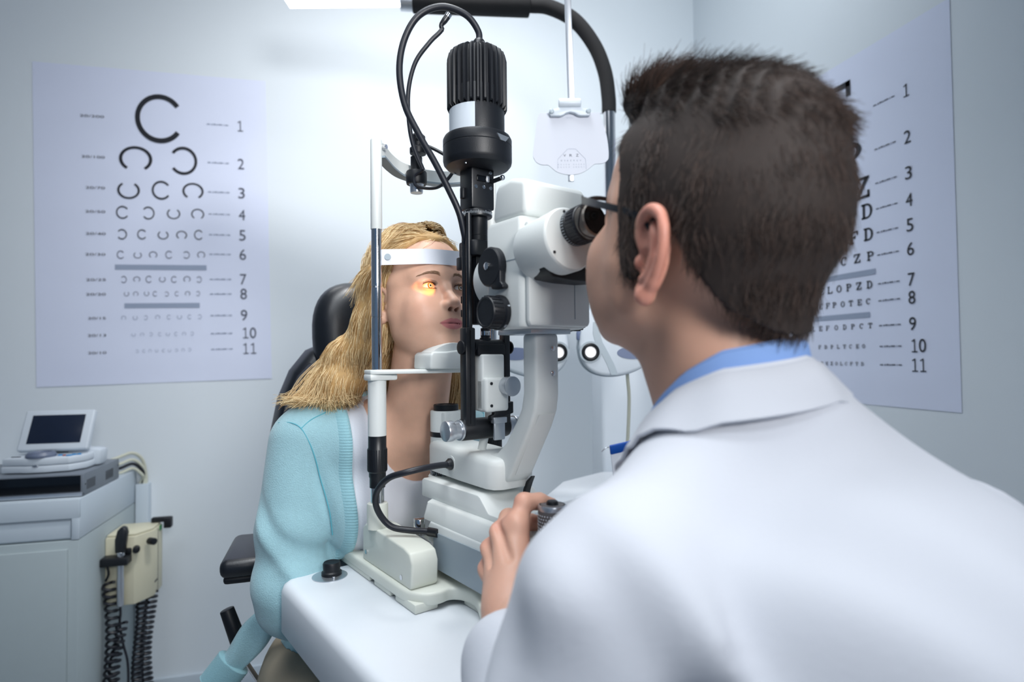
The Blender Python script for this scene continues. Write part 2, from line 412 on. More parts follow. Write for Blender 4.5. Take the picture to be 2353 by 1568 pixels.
# ------------------------------------------------------------------ cabinet at the left
CX, CY0, CZ = -.735, 1.895, -.383
t = Thing('side_cabinet', 'pale grey side cabinet with a door, standing at the left against the wall', 'cabinet', ROOM, (-1.05, 2.12, -CAM_H))
mb = MB().box(-1.38, CX, CY0, WALL_Y - .014, -.50, CZ, .0015)
t.part('top_section', MB().box(-1.38, CX, CY0 + .012, WALL_Y - .014, -.4935, CZ, .002)
       .box(-1.38, CX, CY0, CY0 + .012, -.435, CZ, .0015).box(CX - .018, CX, CY0, CY0 + .012, -.4935, -.434, .0015), CABW)
t.part('body', MB().box(-1.38, CX, CY0, WALL_Y - .014, -CAM_H, -.4955, .002), CABS)
t.part('drawer', MB().box(-1.36, CX - .022, CY0 + .006, CY0 + .0115, -.489, -.441, .001), CABW)
t.part('door', MB().box(-1.36, CX - .024, CY0 - .012, CY0 - .0005, -1.16, -.516, .002), CABS)

DUCT = single('cable_duct', 'narrow white cable duct on the wall beside the cabinet', 'duct',
              MB().box(-.7335, -.694, 2.325, WALL_Y - .0005, -1.12, -.432, .002), CABW, ROOM, (-.714, 2.342, -1.12))
for i, (dx, z, lab, m) in enumerate(((0., .012, 'topmost ivory cable arching behind the recorder into the duct', CABLE), (.004, -.012, 'second ivory cable from the top, arching behind the recorder', CABLE),
                                 (.008, -.026, 'black cable between the ivory cables behind the recorder', RUB), (.012, -.042, 'lowest ivory cable behind the recorder', CABLE))):
    k = i * .004
    single('cable', lab, 'cable', MB().tube([(-.80, 2.22 + k * .5, -.345 + z * .6), (-.765, 2.26 + k, -.338 + z), (-.735, 2.30 + k * .5, -.330 + z), (-.712, 2.325, -.358 + z), (-.706 - k, 2.342, -.405 + z * .3), (-.706 - k * 1.5, 2.343, -.4318)], .0052, 10),
           m, ROOM, (-.75, 2.3, -.35), 'cables behind the recorder')

t = Thing('recorder', 'flat grey steel unit with a black glass front lying on the cabinet', 'electronic unit', ROOM, (-.92, 2.06, CZ))
mb = MB().box(-1.115, -.738, 1.928, 2.19, CZ + .002, CZ + .064, .0012)
body = t.part('housing', mb, BOXG)
t.part('front_window', MB().box(-1.105, -.744, 1.9255, 1.9279, CZ + .015, CZ + .0605, .0005), BLKG)
t.part('front_rail', MB().box(-1.113, -.740, 1.924, 1.9279, CZ + .003, CZ + .0125, .0005), STEEL)
for y0 in (1.952, 2.085):
    mb = MB()
    for k in range(7): mb.box(-.7379, -.7374, y0 + k * .0085, y0 + .003 + k * .0085, CZ + .016, CZ + .043)
    t.part('vent', mb, BLK2)
for y, z in ((1.941, .033), (1.93, .008), (2.182, .044)): t.part('screw', MB().cyl((-.7378, y, CZ + z), (-.7365, y, CZ + z), .002, n=10), BLK)
for x in (-1.08, -.78):
    for y in (1.96, 2.16): t.part('foot', MB().cyl((x, y, CZ), (x, y, CZ + .0022), .008, n=14), BLK2)

# desk-top device with a tilted screen, turned a little
D = ROOM @ Matrix.Translation((-.86, 2.045, CZ + .064)) @ Matrix.Rotation(math.radians(-3), 4, 'Z')
t = Thing('control_console', 'light grey console with a tilted dark screen, standing on the grey steel unit', 'console', D, (0, 0, 0))
poly = [(-.098, -.066), (-.045, -.074), (-.03, -.080), (.02, -.080), (.035, -.074), (.073, -.068), (.10, -.028), (.10, .066), (-.09, .066), (-.098, -.02)]
t.part('base', MB().prism(poly, .003, .022, bev=.003).prism([(x * .985, y * .985) for x, y in poly], .0232, .044, bev=.004), DEVG)
t.part('rear_hinge', MB().box(.02, .112, .02, .075, .012, .062, .010, M=Matrix.Rotation(.10, 4, 'Y')).box(-.05, .05, .03, .062, .04, .095, .008), DEVG)
S = Matrix.Translation((0, -.012, .054)) @ Matrix.Rotation(math.radians(-24), 4, 'X')
scr = t.part('screen_housing', MB().box(-.092, .092, 0, .022, .004, .128, .005, 3, M=S), DEVG)
t.part('display', MB().box(-.070, .070, -.0012, .0006, .024, .112, .0004, M=S), SCRN, scr)
t.part('dial', MB().lathe([(.036, 0), (.0365, .006), (.031, .014), (.025, .0145), (.022, .011), (0, .0105)], 36, c=(-.008, -.048, .044)), DIAL)
for x, y, r, m in ((.036, -.038, .007, BTNB), (.050, -.046, .005, BTNR), (.064, -.050, .008, BTNB), (.070, -.036, .007, BTNB), (.082, -.032, .006, BTNB)):
    t.part('button', MB().lathe([(r, 0), (r, .002), (r * .7, .0032), (0, .0035)], 16, c=(x, y, .0442)), m)
t.part('key', MB().box(-.085, -.062, -.045, -.04, .0442, .046, .0006), SCRN)
t.part('latch', MB().ell((-.006, -.0812, .0225), (.008, .0018, .003)), CHR)
for x in (-.07, .06):
    for y in (-.045, .05): t.part('foot', MB().cyl((x, y, 0), (x, y, .0035), .007, n=12), BLK2)
single('dark_adapter', 'low dark power adapter lying on the cabinet at the left edge of the photo', 'adapter', MB().box(-1.30, -1.18, 2.10, 2.18, CZ + .0, CZ + .045, .006), BLK2, ROOM, (-1.24, 2.14, CZ))

# wall diagnostic set on the cabinet's side
t = Thing('diagnostic_set', 'cream wall diagnostic transformer with black coiled cords on the cabinet side', 'medical instrument', ROOM, (CX, 2.11, -.62))
hs = t.part('housing', MB().prism([(CX + .0005, 2.072), (CX + .082, 2.072), (CX + .118, 2.13), (CX + .118, 2.215), (CX + .0005, 2.215)], -.752, -.543, bev=.004)
            , CREAM)
t.part('top_cover', MB().prism([(CX + .003, 2.078), (CX + .08, 2.078), (CX + .114, 2.133), (CX + .114, 2.21), (CX + .003, 2.21)], -.5428, -.536, bev=.003), CREAM, hs)
t.part('seam_groove', MB().box(CX + .1175, CX + .1186, 2.166, 2.1685, -.745, -.55), BLK2, hs)
t.part('cradle', MB().box(CX - .0 + .001, CX + .074, 2.030, 2.0715, -.618, -.594, .003).box(CX + .05, CX + .074, 2.06, 2.0715, -.594, -.576, .003), BLK2)
t.part('knob', MB().cyl((CX + .112, 2.10, -.568), (CX + .132, 2.085, -.568), .0105, n=18, bev=.002), BLK2)
t.part('knob', MB().cyl((CX + .086, 2.0718, -.58), (CX + .092, 2.05, -.58), .010, n=18, bev=.002), BLK2)
t.part('indicator', MB().box(CX + .118, CX + .1205, 2.18, 2.2, -.56, -.543, .001), GREEN)
t.part('rear_cradle', MB().box(CX + .09, CX + .145, 2.19, 2.21, -.5355, -.52, .003).box(CX + .128, CX + .15, 2.185, 2.212, -.555, -.521, .003), BLK2)
t.part('label_strip', MB().box(CX + .1172, CX + .1188, 2.135, 2.162, -.712, -.707), BLK2)
def coil(p0, p1, r, turns, wob=0.):
    pts = []
    p0, p1 = Vector(p0), Vector(p1)
    for i in range(turns * 10 + 1):
        f = i / (turns * 10); c = p0.lerp(p1, f); a = 2 * math.pi * i / 10
        c += Vector((math.sin(f * 5 + wob) * .008, 0, 0)); pts.append(c + Vector((r * math.cos(a), r * math.sin(a), .0)))
    return pts
t.part('cord', MB().tube([(CX + .012, 2.055, -.618), (CX + .017, 2.055, -.645), (CX + .008, 2.06, -.668)], .0034, 8).tube(coil((CX + .016, 2.055, -.672), (CX + .030, 2.055, -1.08), .0155, 19), .0042, 7, sub=2), RUB)
t.part('cord', MB().tube(coil((CX + .075, 2.13, -.755), (CX + .085, 2.12, -1.08), .0140, 21, 1), .0042, 7, sub=2), RUB)
t.part('cord', MB().tube(coil((CX + .100, 2.15, -.745), (CX + .098, 2.14, -1.08), .0140, 21, 2), .0042, 7, sub=2), RUB)
t.part('cord', MB().tube(coil((CX + .044, 2.062, -.80), (CX + .034, 2.062, -1.08), .0130, 15, 2), .0042, 7, sub=2), RUB)
t = Thing('otoscope', 'black-headed otoscope with a silver handle resting in the cream diagnostic set', 'medical instrument', ROOM, (CX + .052, 2.045, -.74))
t.part('handle', MB().lathe([(.0075, -.742), (.0095, -.738), (.0095, -.66), (.0085, -.655), (.0085, -.59)], 18, c=(CX + .052, 2.045, 0)), STEEL)
t.part('collar', MB().lathe([(.0105, -.592), (.0115, -.589), (.0105, -.586), (.0115, -.583), (.0105, -.58)], 18, c=(CX + .052, 2.045, 0)), CHR)
t.part('head', MB().prism([(-.013, 0), (.013, 0), (.016, .03), (.020, .06), (.016, .076), (.004, .080), (-.007, .068), (-.014, .04)], -.011, .011, bev=.005, M=fxy((CX + .052, 2.045, -.582), (1, 0, 0), (0, 0, 1))), BLK)
t.part('cord', MB().tube([(CX + .052, 2.045, -.741), (CX + .051, 2.05, -.77), (CX + .046, 2.06, -.80), (CX + .055, 2.06, -.86), (CX + .068, 2.06, -.92), (CX + .070, 2.06, -1.0), (CX + .066, 2.06, -1.08)], .0036, 8), RUB)
# ------------------------------------------------------------------ examination chair (instrument frame)
CB = .06
t = Thing('examination_chair', 'black leather examination chair with a padded headrest behind the blonde woman', 'chair', INS, (-.25, CB, -CAM_H))
def pad(out, a0, a1, bev, tilt=0., piv=(0, 0, 0), seg=5):
    """outline in (b, z) thickened along a"""
    M = Matrix.Translation(piv) @ Matrix.Rotation(tilt, 4, 'Y') @ Matrix.Translation([-p for p in piv]) @ fxy((0, 0, 0), (0, 1, 0), (0, 0, 1))
    return MB().prism(out, a0, a1, M=M, bev=bev, seg=seg)
def sup(cb, cz, rb, rz, e=2.6, n=44):
    o = []
    for i in range(n):
        q = 2 * math.pi * i / n; c, s_ = math.cos(q), math.sin(q)
        o.append((cb + rb * math.copysign(abs(c) ** (2 / e), c), cz + rz * math.copysign(abs(s_) ** (2 / e), s_)))
    return o
# headrest: a cushion with a sunk button
def cushion(cb, cz, rb, rz, ca, th, dim=.022, tilt=0.):
    n = 44; rings = []
    for k, (sc_, h) in enumerate(((.02, -.6), (.5, -.58), (.85, -.48), (.97, -.25), (1., 0), (.985, .3), (.93, .62), (.82, .85), (.66, .96), (.5, 1.), (.36, .97), (.22, .80), (.12, .62), (.04, .55))):
        rg = []
        for b, z in sup(0, 0, rb * sc_, rz * sc_, 2.7, n):
            rg.append((ca + th * h + math.sin(tilt) * z, cb + b, cz + z * math.cos(tilt)))
        rings.append(rg)
    return MB().loft(rings)
hr = t.part('headrest', cushion(CB, .045, .118, .128, -.44, .052, tilt=-.12), LEATH, ang=60)
t.part('button', MB().ell((-.411, CB, .045), (.005, .013, .013)), LEATH, hr)
# backrest: outline with sloping shoulders
def bo(k=1., dz=0., n=14):
    L_ = [(-.075, .035), (-.12, .015), (-.155, -.03), (-.178, -.09), (-.19, -.16), (-.195, -.26), (-.19, -.40), (-.175, -.52)]
    L_ = [(x * k, z + dz) for x, z in L_]
    return [(CB + x, z) for x, z in L_] + [(CB - x, z) for x, z in L_[::-1]]
br = t.part('backrest', pad(bo(.99), -.53, -.445, .028, tilt=.10, piv=(-.45, 0, -.2)), LEATH, ang=60)
t.part('centre_cushion', pad(bo(.66, -.012), -.47, -.418, .024, tilt=.10, piv=(-.45, 0, -.2)), LEATH, ang=60)
for sgn in (-1, 1):
    o = [(CB + sgn * x, z) for x, z in ((.122, .0), (.150, -.035), (.172, -.09), (.185, -.16), (.190, -.26), (.186, -.40), (.172, -.50), (.125, -.50), (.128, -.3), (.125, -.12), (.112, -.045))]
    t.part('side_bolster', pad(o if sgn > 0 else o[::-1], -.475, -.402, .022, tilt=.10, piv=(-.45, 0, -.2)), LEATH, ang=60)
t.part('headrest_bar', MB().box(-.50, -.485, CB - .03, CB + .03, -.15, .03, .004), STEEL)
t.part('seat', MB().box(-.50, .0, CB - .235, CB + .225, -.745, -.655, .035, 5), LEATH, ang=60)
t.part('seat_frame', MB().box(-.46, -.04, CB - .18, CB + .18, -.80, -.743, .01), BLK)
t.part('back_bracket', MB().box(-.545, -.50, CB - .05, CB + .05, -.80, -.35, .008).box(-.545, -.40, CB - .05, CB + .05, -.80, -.76, .008), BLK)
t.part('pedestal', MB().lathe([(.24, -CAM_H), (.24, -CAM_H + .02), (.22, -CAM_H + .035), (.09, -CAM_H + .06), (.07, -CAM_H + .09), (.07, -.79)], 40, c=(-.25, CB, 0)), STEEL)
# near armrest, its post and the lever, in the level frame of the room
AR = INS.inverted() @ LEV
AM = AR @ Matrix.Translation((-.481, 1.045, -.352)) @ Matrix.Rotation(math.radians(17), 4, 'Z')
am = t.part('armrest', MB().box(-.036, .036, -.005, .17, -.034, 0, .014, 4, M=AM), LEATH, ang=60)
t.part('armrest_shell', MB().box(-.030, .030, .002, .16, -.044, -.03, .006, 3, M=AM), BLK2, am)
t.part('armrest_post', MB().box(.018, .10, .09, .14, -.050, -.030, .005, 2, M=AM).tube([AM @ Vector((.09, .125, -.042)), AM @ Vector((.125, .13, -.2)), AM @ Vector((.14, .12, -.40))], .014, 12), BLK2, am)
am2 = t.part('armrest', MB().box(-.50, -.22, CB + .275, CB + .345, -.395, -.361, .014, 4), LEATH, ang=60)
t.part('armrest_post', MB().tube([(-.42, CB + .31, -.395), (-.43, CB + .27, -.6), (-.40, CB + .18, -.77)], .014, 12), BLK2, am2)
lv = t.part('lever_grip', MB().cyl((-.533, 1.10, -.462), (-.507, 1.10, -.532), .0125, .0145, 20, .002, M=AR), BLK2)
t.part('lever_rod', MB().tube([(-.507, 1.10, -.53), (-.500, 1.10, -.555), (-.40, 1.16, -.77)], .005, 8, M=AR), CHR)

# ------------------------------------------------------------------ instrument stand with phoropter, near card and lamp arm (level frame)
t = Thing('instrument_stand', 'pale instrument stand column with a light grey shelf, rising behind the slit lamp', 'instrument stand', LEV, (.42, 1.84, -CAM_H))
t.part('column', MB().box(.2545, .50, 1.685, 1.90, -CAM_H + .06, .16, .012, 3), PHW)
t.part('foot', MB().box(.12, .60, 1.60, 2.02, -CAM_H, -CAM_H + .06, .015, 3), PHW)
t.part('shelf', MB().prism([(.04, 1.30), (.085, 1.315), (.172, 1.402), (.30, 1.44), (.46, 1.55), (.46, 1.684), (.25, 1.684), (.13, 1.56)], -.360, -.330, bev=.006), TABW)
t.part('shelf_bracket', MB().box(.30, .42, 1.56, 1.69, -.42, -.359, .006), PHW)

ph = Thing('phoropter', 'white phoropter with two round lens openings hanging behind the slit lamp', 'optical instrument', LEV, (.138, 1.34, .12))
def pod(s):
    X = lambda x: .138 + s * (x - .138)
    out = []
    for x, z in ((.1495, .020), (.155, -.008), (.168, -.028), (.190, -.041), (.220, -.0455), (.255, -.041), (.29, -.027), (.312, -.005), (.318, .03), (.310, .065), (.285, .10), (.24, .122), (.20, .122), (.172, .10), (.155, .06)):
        out.append((X(x), z))
    if s < 0: out = out[::-1]
    Mx = fxy((0, 1.30, 0), (1, 0, 0), (0, 0, 1))         # local z points towards the viewer (-y)
    cat_ = [(p.x, p.y) for p in catmull([(x, z, 0) for x, z in out] + [(out[0][0], out[0][1], 0)], 5)][:-1]
    body = ph.part('lens_housing', MB().prism(cat_, -.075, 0, M=Mx, bev=.008, seg=3), PHW)
    ph.part('rim', MB().prism([(X(.236) + (x - X(.236)) * 1.03, .04 + (z - .04) * 1.03) for x, z in cat_], -.05, -.026, M=Mx, bev=.003), PHG, body)
    ax = X(.1735)
    rg = ph.part('lens_ring', MB().lathe([(.0195, -.002), (.0195, .005), (.0165, .007), (.0128, .006), (.0122, .0012), (.0122, -.002)], 40, M=Mx, c=(ax, .0085, 0)), BLK2, body)
    ph.part('scale_ring', MB().lathe([(.0242, -.002), (.0242, .0018), (.0198, .0018), (.0198, -.002)], 40, M=Mx, c=(ax, .0085, 0)), PHG, body)
    ph.part('lens', MB().lathe([(.0124, -.001), (.0124, .002), (0, .0022)], 32, M=Mx, c=(ax, .0085, 0)), GLOW, body)
    ph.part('inlay', MB().prism([(X(.268) + .036 * math.cos(q), .006 + .014 * math.sin(q)) for q in [2 * math.pi * i / 40 for i in range(40)]][::1], -.001, .0012, M=Mx), PHB, body)
    if s > 0:
        ph.part('trim_band', MB().loft([[Mx @ Vector((x + dx, z, h)) for dx, h in ((-.008, -.001), (-.008, .0016), (.008, .0016), (.008, -.001))] for x, z in ((.188, .075), (.187, .05), (.192, .03), (.205, .006), (.217, -.018), (.226, -.0425))]), PHG, body)
    else:
        ph.part('trim_band', MB().loft([[Mx @ Vector((x + dx, z, h)) for dx, h in ((-.008, -.001), (-.008, .0016), (.008, .0016), (.008, -.001))] for x, z in ((.088, .075), (.089, .05), (.084, .03), (.071, .006), (.059, -.018), (.050, -.0425))]), PHG, body)
pod(1); pod(-1)
ph.part('bridge', MB().box(.09, .186, 1.335, 1.385, .095, .125, .006).box(.0, .29, 1.345, 1.385, .118, .145, .008), PHG)
ph.part('level_bar', MB().box(.06, .215, 1.33, 1.36, .148, .168, .006), PHW)
ph.part('pd_knob', MB().lathe([(.007, .036), (.008, .04), (.008, .052), (.007, .056)], 18, c=(.1525, 1.32, 0)).cyl((.1525, 1.33, .05), (.1525, 1.36, .11), .004), PHB)
ph.part('support_arm', MB().tube([(.138, 1.375, .14), (.20, 1.45, .125), (.36, 1.68, .10)], .016, 14).cyl((.36, 1.668, .10), (.37, 1.684, .10), .024), PHW)
single('phoropter_cable', 'thin ivory cable hanging from the phoropter along the stand column', 'cable',
       MB().tube([(.270, 1.385, .0), (.272, 1.39, -.05), (.277, 1.40, -.10), (.2755, 1.41, -.18), (.270, 1.43, -.305), (.262, 1.46, -.36), (.27, 1.50, -.5)], .0042, 8), CABLE, LEV, (.27, 1.39, 0))

# near point card on its rod
t = Thing('near_card', 'white shaped near vision card with tiny letters, clipped to a hanging rod', 'card', LEV, (.1331, 1.28, .56))
cu = .000127
CXY = lambda X, Y: (.1331 + (X - 765) * cu, .398 + (1437 - Y) * cu)
out = [CXY(*p) for p in ((240, 350), (200, 430), (160, 700), (115, 1060), (130, 1150), (180, 1220), (270, 1258), (370, 1262), (420, 1300), (520, 1380), (650, 1425), (780, 1437), (920, 1415), (1040, 1360), (1130, 1290), (1190, 1252), (1300, 1245), (1390, 1200), (1425, 1100), (1400, 800), (1340, 560), (1280, 390), (1240, 350))]
MF = fxy((0, 1.28, 0), (1, 0, 0), (0, 0, 1))
bd = t.part('board', MB().prism([(p.x, p.y) for p in catmull([(x, z, 0) for x, z in out] + [(*out[0], 0)], 4)][:-1], -.003, 0, M=MF, bev=.0006, seg=1), CARDM)
mb = MB()
def cline(mb, pts, w=.0005):
    for p, q in zip(pts[:-1], pts[1:]): bar(mb, CXY(*p), CXY(*q), w, .0004)
cline(mb, [(540, 1165), (705, 993), (722, 985), (840, 985), (858, 995), (1020, 1165), (1030, 1345)]); cline(mb, [(540, 1165), (535, 1340)], .0003)
cline(mb, [(690, 440), (815, 440)], .0003)
t.part('window_outline', MB().raw([MF @ Vector(p) for p in mb.v], mb.f), INK4, bd)
mb = MB()
for ch, X in zip('VRZ', (660, 767, 878)): u, v = CXY(X, 1097); put_text(mb, ch, u, v, .0057, .0058, .0004)
t.part('letter_row', MB().raw([MF @ Vector(p) for p in mb.v], mb.f), INK3, bd)
mb = MB()
for ch, X in zip('DSKERCV', (605, 660, 713, 767, 822, 877, 933)): u, v = CXY(X, 1187); put_text(mb, ch, u, v, .0031, None, .0004)
t.part('letter_row', MB().raw([MF @ Vector(p) for p in mb.v], mb.f), INK4, bd)
for Y, s_ in ((1257, 'NHSCKDVERZ'), (1302, 'RKSCHZNDOV')):
    mb = MB()
    for i, ch in enumerate(s_): u, v = CXY((550, 597, 643, 688, 735, 815, 859, 903, 948, 992)[i], Y); put_text(mb, ch, u, v, .0022, None, .0004)
    t.part('letter_row', MB().raw([MF @ Vector(p) for p in mb.v], mb.f), INK4, bd)
x0, z0 = CXY(390, 435); x1, z1 = CXY(1115, 310)
arch = [CXY(*p) for p in ((395, 380), (400, 330), (470, 312), (540, 300), (600, 255), (920, 255), (960, 300), (1030, 312), (1105, 330), (1115, 390), (1090, 435), (930, 435), (890, 425), (840, 390), (760, 368), (690, 385), (640, 420), (590, 435), (420, 435))]
cl = t.part('clip', MB().prism(arch[::-1], .0, .011, M=MF, bev=.0025, seg=2), PHW)
c0, c1 = CXY(560, 215), CXY(945, 215)
t.part('clip_roller', MB().cyl((c0[0], 1.272, c0[1]), (c1[0], 1.272, c1[1]), .0105, n=24, bev=.003), PHW, cl)
for X in (437, 1070):
    u, v = CXY(X, 360); t.part('clip_stud', MB().lathe([(.0055, 0), (.0055, .0135), (.004, .0145), (0, .0147)], 18, M=MF, c=(u, v, 0)), PHG, cl)
t.part('rod', MB().box(-.0072, .0072, -.003, .003, 0, 1.184, .001, M=Matrix.Translation((.1352, 1.276, .565)) @ Matrix.Rotation(-.022, 4, 'Y')), STEEL)
t.part('rod_tip', MB().box(.1275, .140, 1.283, 1.289, .385, .42, .001), STEEL)

# lamp arm with black foam grip
t = Thing('lamp_arm', 'bent chrome lamp arm with black foam grips and a bright lamp head at the top', 'lamp', LEV, (.2985, 1.75, .155))
t.part('pole', MB().cyl((.299, 1.75, .155), (.299, 1.75, .735), .0185, n=28), CHR)
t.part('foam_sleeve', MB().tube([(.299, 1.75, .732), (.298, 1.75, .78), (.288, 1.749, .855), (.258, 1.748, .935), (.199, 1.746, 1.012), (.122, 1.743, 1.052), (.06, 1.741, 1.058)], .0215, 18, 8), FOAM)
t.part('grip', MB().cyl((.062, 1.742, 1.0565), (-.284, 1.706, 1.052), .033, n=32, bev=.004), FOAM)
t.part('collar', MB().cyl((-.282, 1.706, 1.052), (-.318, 1.702, 1.052), .029, n=28), STEEL)
hd = t.part('lamp_head', MB().box(-.66, -.316, -.035, .035, 1.052, 1.092, .006, M=Matrix.Translation((0, 1.69, 0))), PHW)
t.part('diffuser', MB().box(-.65, -.322, -.029, .029, 1.041, 1.0522, .002, M=Matrix.Translation((0, 1.69, 0))), LITE, hd)

# folder with a blue edge standing in the rack of the stand, just beyond the man's shoulder
t = Thing('folder', 'white folder with a bright blue edge, beside the collar of the white coat', 'folder', LEV, (.32, 1.36, -.30))
FM = fxy((.2115, 1.285, -.199), (.0748 * 1.785, .03, .0138 * 1.0 + .012), (.40, .25, -.62), None)
FX = Vector((.134, .02, .025)).normalized(); FY = (Vector((.045, .03, -.083)) - FX * FX.dot(Vector((.045, .03, -.083)))).normalized()
FM = fxy((.2110, 1.285, -.199), FX, FY)
t.part('sheet', MB().box(.0, .14, .004, .150, -.0015, .0015, M=FM), SHEET)
t.part('blue_edge', MB().box(-.001, .142, -.004, .018, -.003, .003, .0025, M=FM), BLUEP)
t.part('corner_clip', MB().tube([FM @ Vector(p) for p in ((-.020, .006, 0), (-.010, .0, 0), (.0, .0, 0))], .0012, 6), STEEL)
# ------------------------------------------------------------------ instrument table
TZ = -.33
t = Thing('instrument_table', 'white rounded instrument table carrying the slit lamp', 'table', INS, (.17, .05, -CAM_H))
def rrect(x0, x1, y0, y1, r, n=8):
    o = []
    for cx, cy, a in ((x1 - r, y1 - r, 0), (x0 + r, y1 - r, 90), (x0 + r, y0 + r, 180), (x1 - r, y0 + r, 270)):
        for k in range(n + 1): q = math.radians(a + 90 * k / n); o.append((cx + r * math.cos(q), cy + r * math.sin(q)))
    return o
rings = []
for k, z in ((-.010, TZ - .078), (-.004, TZ - .076), (0, TZ - .07), (0, TZ - .014), (-.003, TZ - .0055), (-.008, TZ - .0015), (-.014, TZ)):
    rings.append([(x, y, z) for x, y in rrect(-.104 - k, .395 + k, -.222 - k, .30 + k, .03 + k * .5)])
top = t.part('tabletop', MB().loft(rings), TABW, ang=50)
sw = t.part('switch_plate', MB().lathe([(.026, TZ), (.026, TZ + .0012), (.024, TZ + .0016), (0, TZ + .0016)], 40, c=(-.062, -.1555, 0)), STEEL)
t.part('knob', MB().lathe([(.0150, TZ + .0014), (.0150, TZ + .006), (.0125, TZ + .008), (.0130, TZ + .018), (.0115, TZ + .0205), (.009, TZ + .0195), (0, TZ + .0190)], 28, c=(-.064, -.152, 0)), BLK2, sw)
t.part('pin', MB().lathe([(.0022, TZ + .001), (.0022, TZ + .0055), (0, TZ + .006)], 12, c=(-.043, -.1565, 0)), CHR, sw)
t.part('column', MB().box(.13, .23, .0, .10, -CAM_H + .05, TZ - .077, .01), PHW)
t.part('foot', MB().box(-.05, .42, -.02, .12, -CAM_H, -CAM_H + .05, .012), PHW)

# ------------------------------------------------------------------ slit lamp
s = Thing('slit_lamp', 'white and black slit lamp microscope with chin rest on the white table', 'optical instrument', INS, (.1, 0, TZ))
# base plate with wavy outline, on feet that leave gaps
bp_ = [(-.135, -.095), (-.128, -.112), (-.110, -.118), (-.02, -.119), (.06, -.119), (.108, -.118), (.130, -.111), (.143, -.098), (.146, -.082), (.144, -.068), (.152, -.058), (.168, -.053), (.19, -.056), (.225, -.072), (.25, -.075), (.27, -.06), (.275, 0)]
out = [(x, y) for x, y in bp_] + [(x, -y) for x, y in bp_[-2::-1]]
out = [(p.x, p.y) for p in catmull([(x, y, 0) for x, y in out], 4)]
mb = MB().prism(out, TZ + .007, TZ + .024, bev=.004, seg=3)
for a0, a1 in ((-.12, -.004), (.012, .066), (.082, .14)):
    for sg in (-1, 1): mb.box(a0, a1, sg * .1 - .017, sg * .1 + .017, TZ + .0003, TZ + .0125, .002)
mb.box(.15, .26, -.05, .05, TZ + .0003, TZ + .0125, .002)
s.part('base_plate', mb, SLB)
for sg in (-1, 1):
    y = sg * .0975
    yb = sg * .093
    blk = s.part('post_block', MB().prism([(-.038, TZ + .0235), (.118, TZ + .0235), (.122, TZ + .028), (.124, TZ + .058), (.117, TZ + .071), (.10, TZ + .075), (.0, TZ + .080), (-.028, TZ + .079), (-.038, TZ + .072)], -.020, .020, M=fxy((0, yb, 0), (1, 0, 0), (0, 0, 1)), bev=.006, seg=4), SLB, ang=50)
    for a, z in ((-.024, .038), (.094, .034)):
        s.part('screw', MB().cyl((a, yb + sg * .0195, TZ + z), (a, yb + sg * .0212, TZ + z), .0035, n=14), CHR, blk)
    y = sg * .1055
    s.part('post_socket', MB().lathe([(.0155, TZ + .078), (.0155, -.218), (.0148, -.2155), (0, -.215)], 30, c=(0, y, 0)), SLB, blk)
    po = s.part('upright_post', MB().lathe([(.0098, -.2155), (.0098, -.18)], 24, c=(0, y, 0)), CHR, label='bare chrome lower rod of the chin rest post')
    s.part('height_knob', MB().lathe([(.0115, -.192), (.0115, -.178), (.0125, -.176), (.0125, -.170), (.0142, -.168), (.0142, -.1345), (.0134, -.133), (.0134, -.1155)], 32, c=(0, y, 0)), BLK, po)
    mbk = MB()
    for k in range(26):
        q = 2 * math.pi * k / 26; mbk.box(.0138, .0147, -.0007, .0007, -.167, -.1355, M=Matrix.Translation((0, y, 0)) @ Matrix.Rotation(q, 4, 'Z'))
    s.part('knob_ribs', mbk, BLK, po)
    s.part('lower_tube', MB().lathe([(.0132, -.116), (.0136, -.1155), (.0136, -.0335)], 32, c=(0, y, 0)), SLW, po)
    s.part('chrome_sleeve', MB().lathe([(.0078, -.018), (.0078, .060), (.0072, .0604), (.0072, .0614), (.0078, .0618), (.0078, .1055), (.0072, .1058), (.0072, .1068), (.0078, .1072), (.0078, .1935)], 30, c=(0, y, 0)), CHR, po)
    s.part('upper_tube', MB().lathe([(.0084, .1935), (.0086, .194), (.0086, .3285), (.0078, .330), (0, .3302)], 30, c=(0, y, 0)), SLW, po)
# arched top bar bowing away from the patient's brow
def strip(pts, h0, h1, th):
    P = catmull(pts, 8); rings = []
    for i, p in enumerate(P):
        d = (P[min(i + 1, len(P) - 1)] - P[max(i - 1, 0)]); d.z = 0; d.normalize(); n = Vector((-d.y, d.x, 0)) * th / 2
        rings.append([p + n + Vector((0, 0, h0)), p - n + Vector((0, 0, h0)), p - n + Vector((0, 0, h1)), p + n + Vector((0, 0, h1))])
    return MB().loft(rings)
cb_ = s.part('top_bar', strip([(.0, -.1055, .318), (-.006, -.092, .317), (-.026, -.07, .312), (-.045, -.04, .309), (-.052, 0, .308), (-.045, .04, .309), (-.026, .07, .312), (-.006, .092, .317), (.0, .1055, .318)], -.012, .010, .006), SLW)
s.part('lower_flange', strip([(.002, -.100, .305), (-.010, -.088, .3035), (-.027, -.068, .2995), (-.045, -.04, .297), (-.052, 0, .296), (-.045, .04, .297), (-.027, .068, .2995), (-.01, .088, .3035)], -.002, .001, .016), SLG, cb_)
for b in (-.0955, .0955): s.part('screw', MB().cyl((.006 - .004, b, .320), (.0115 - .004, b - math.copysign(.0035, b), .320), .0035, n=14), CHR, cb_)
fb = s.part('forehead_band', strip([(.004, -.099, .1515), (.009, -.085, .1525), (.0155, -.06, .1545), (.0205, -.03, .157), (.022, 0, .158), (.0205, .03, .1585), (.0155, .06, .158), (.009, .085, .157), (.004, .099, .157)], -.0118, .0118, .0022), BAND)
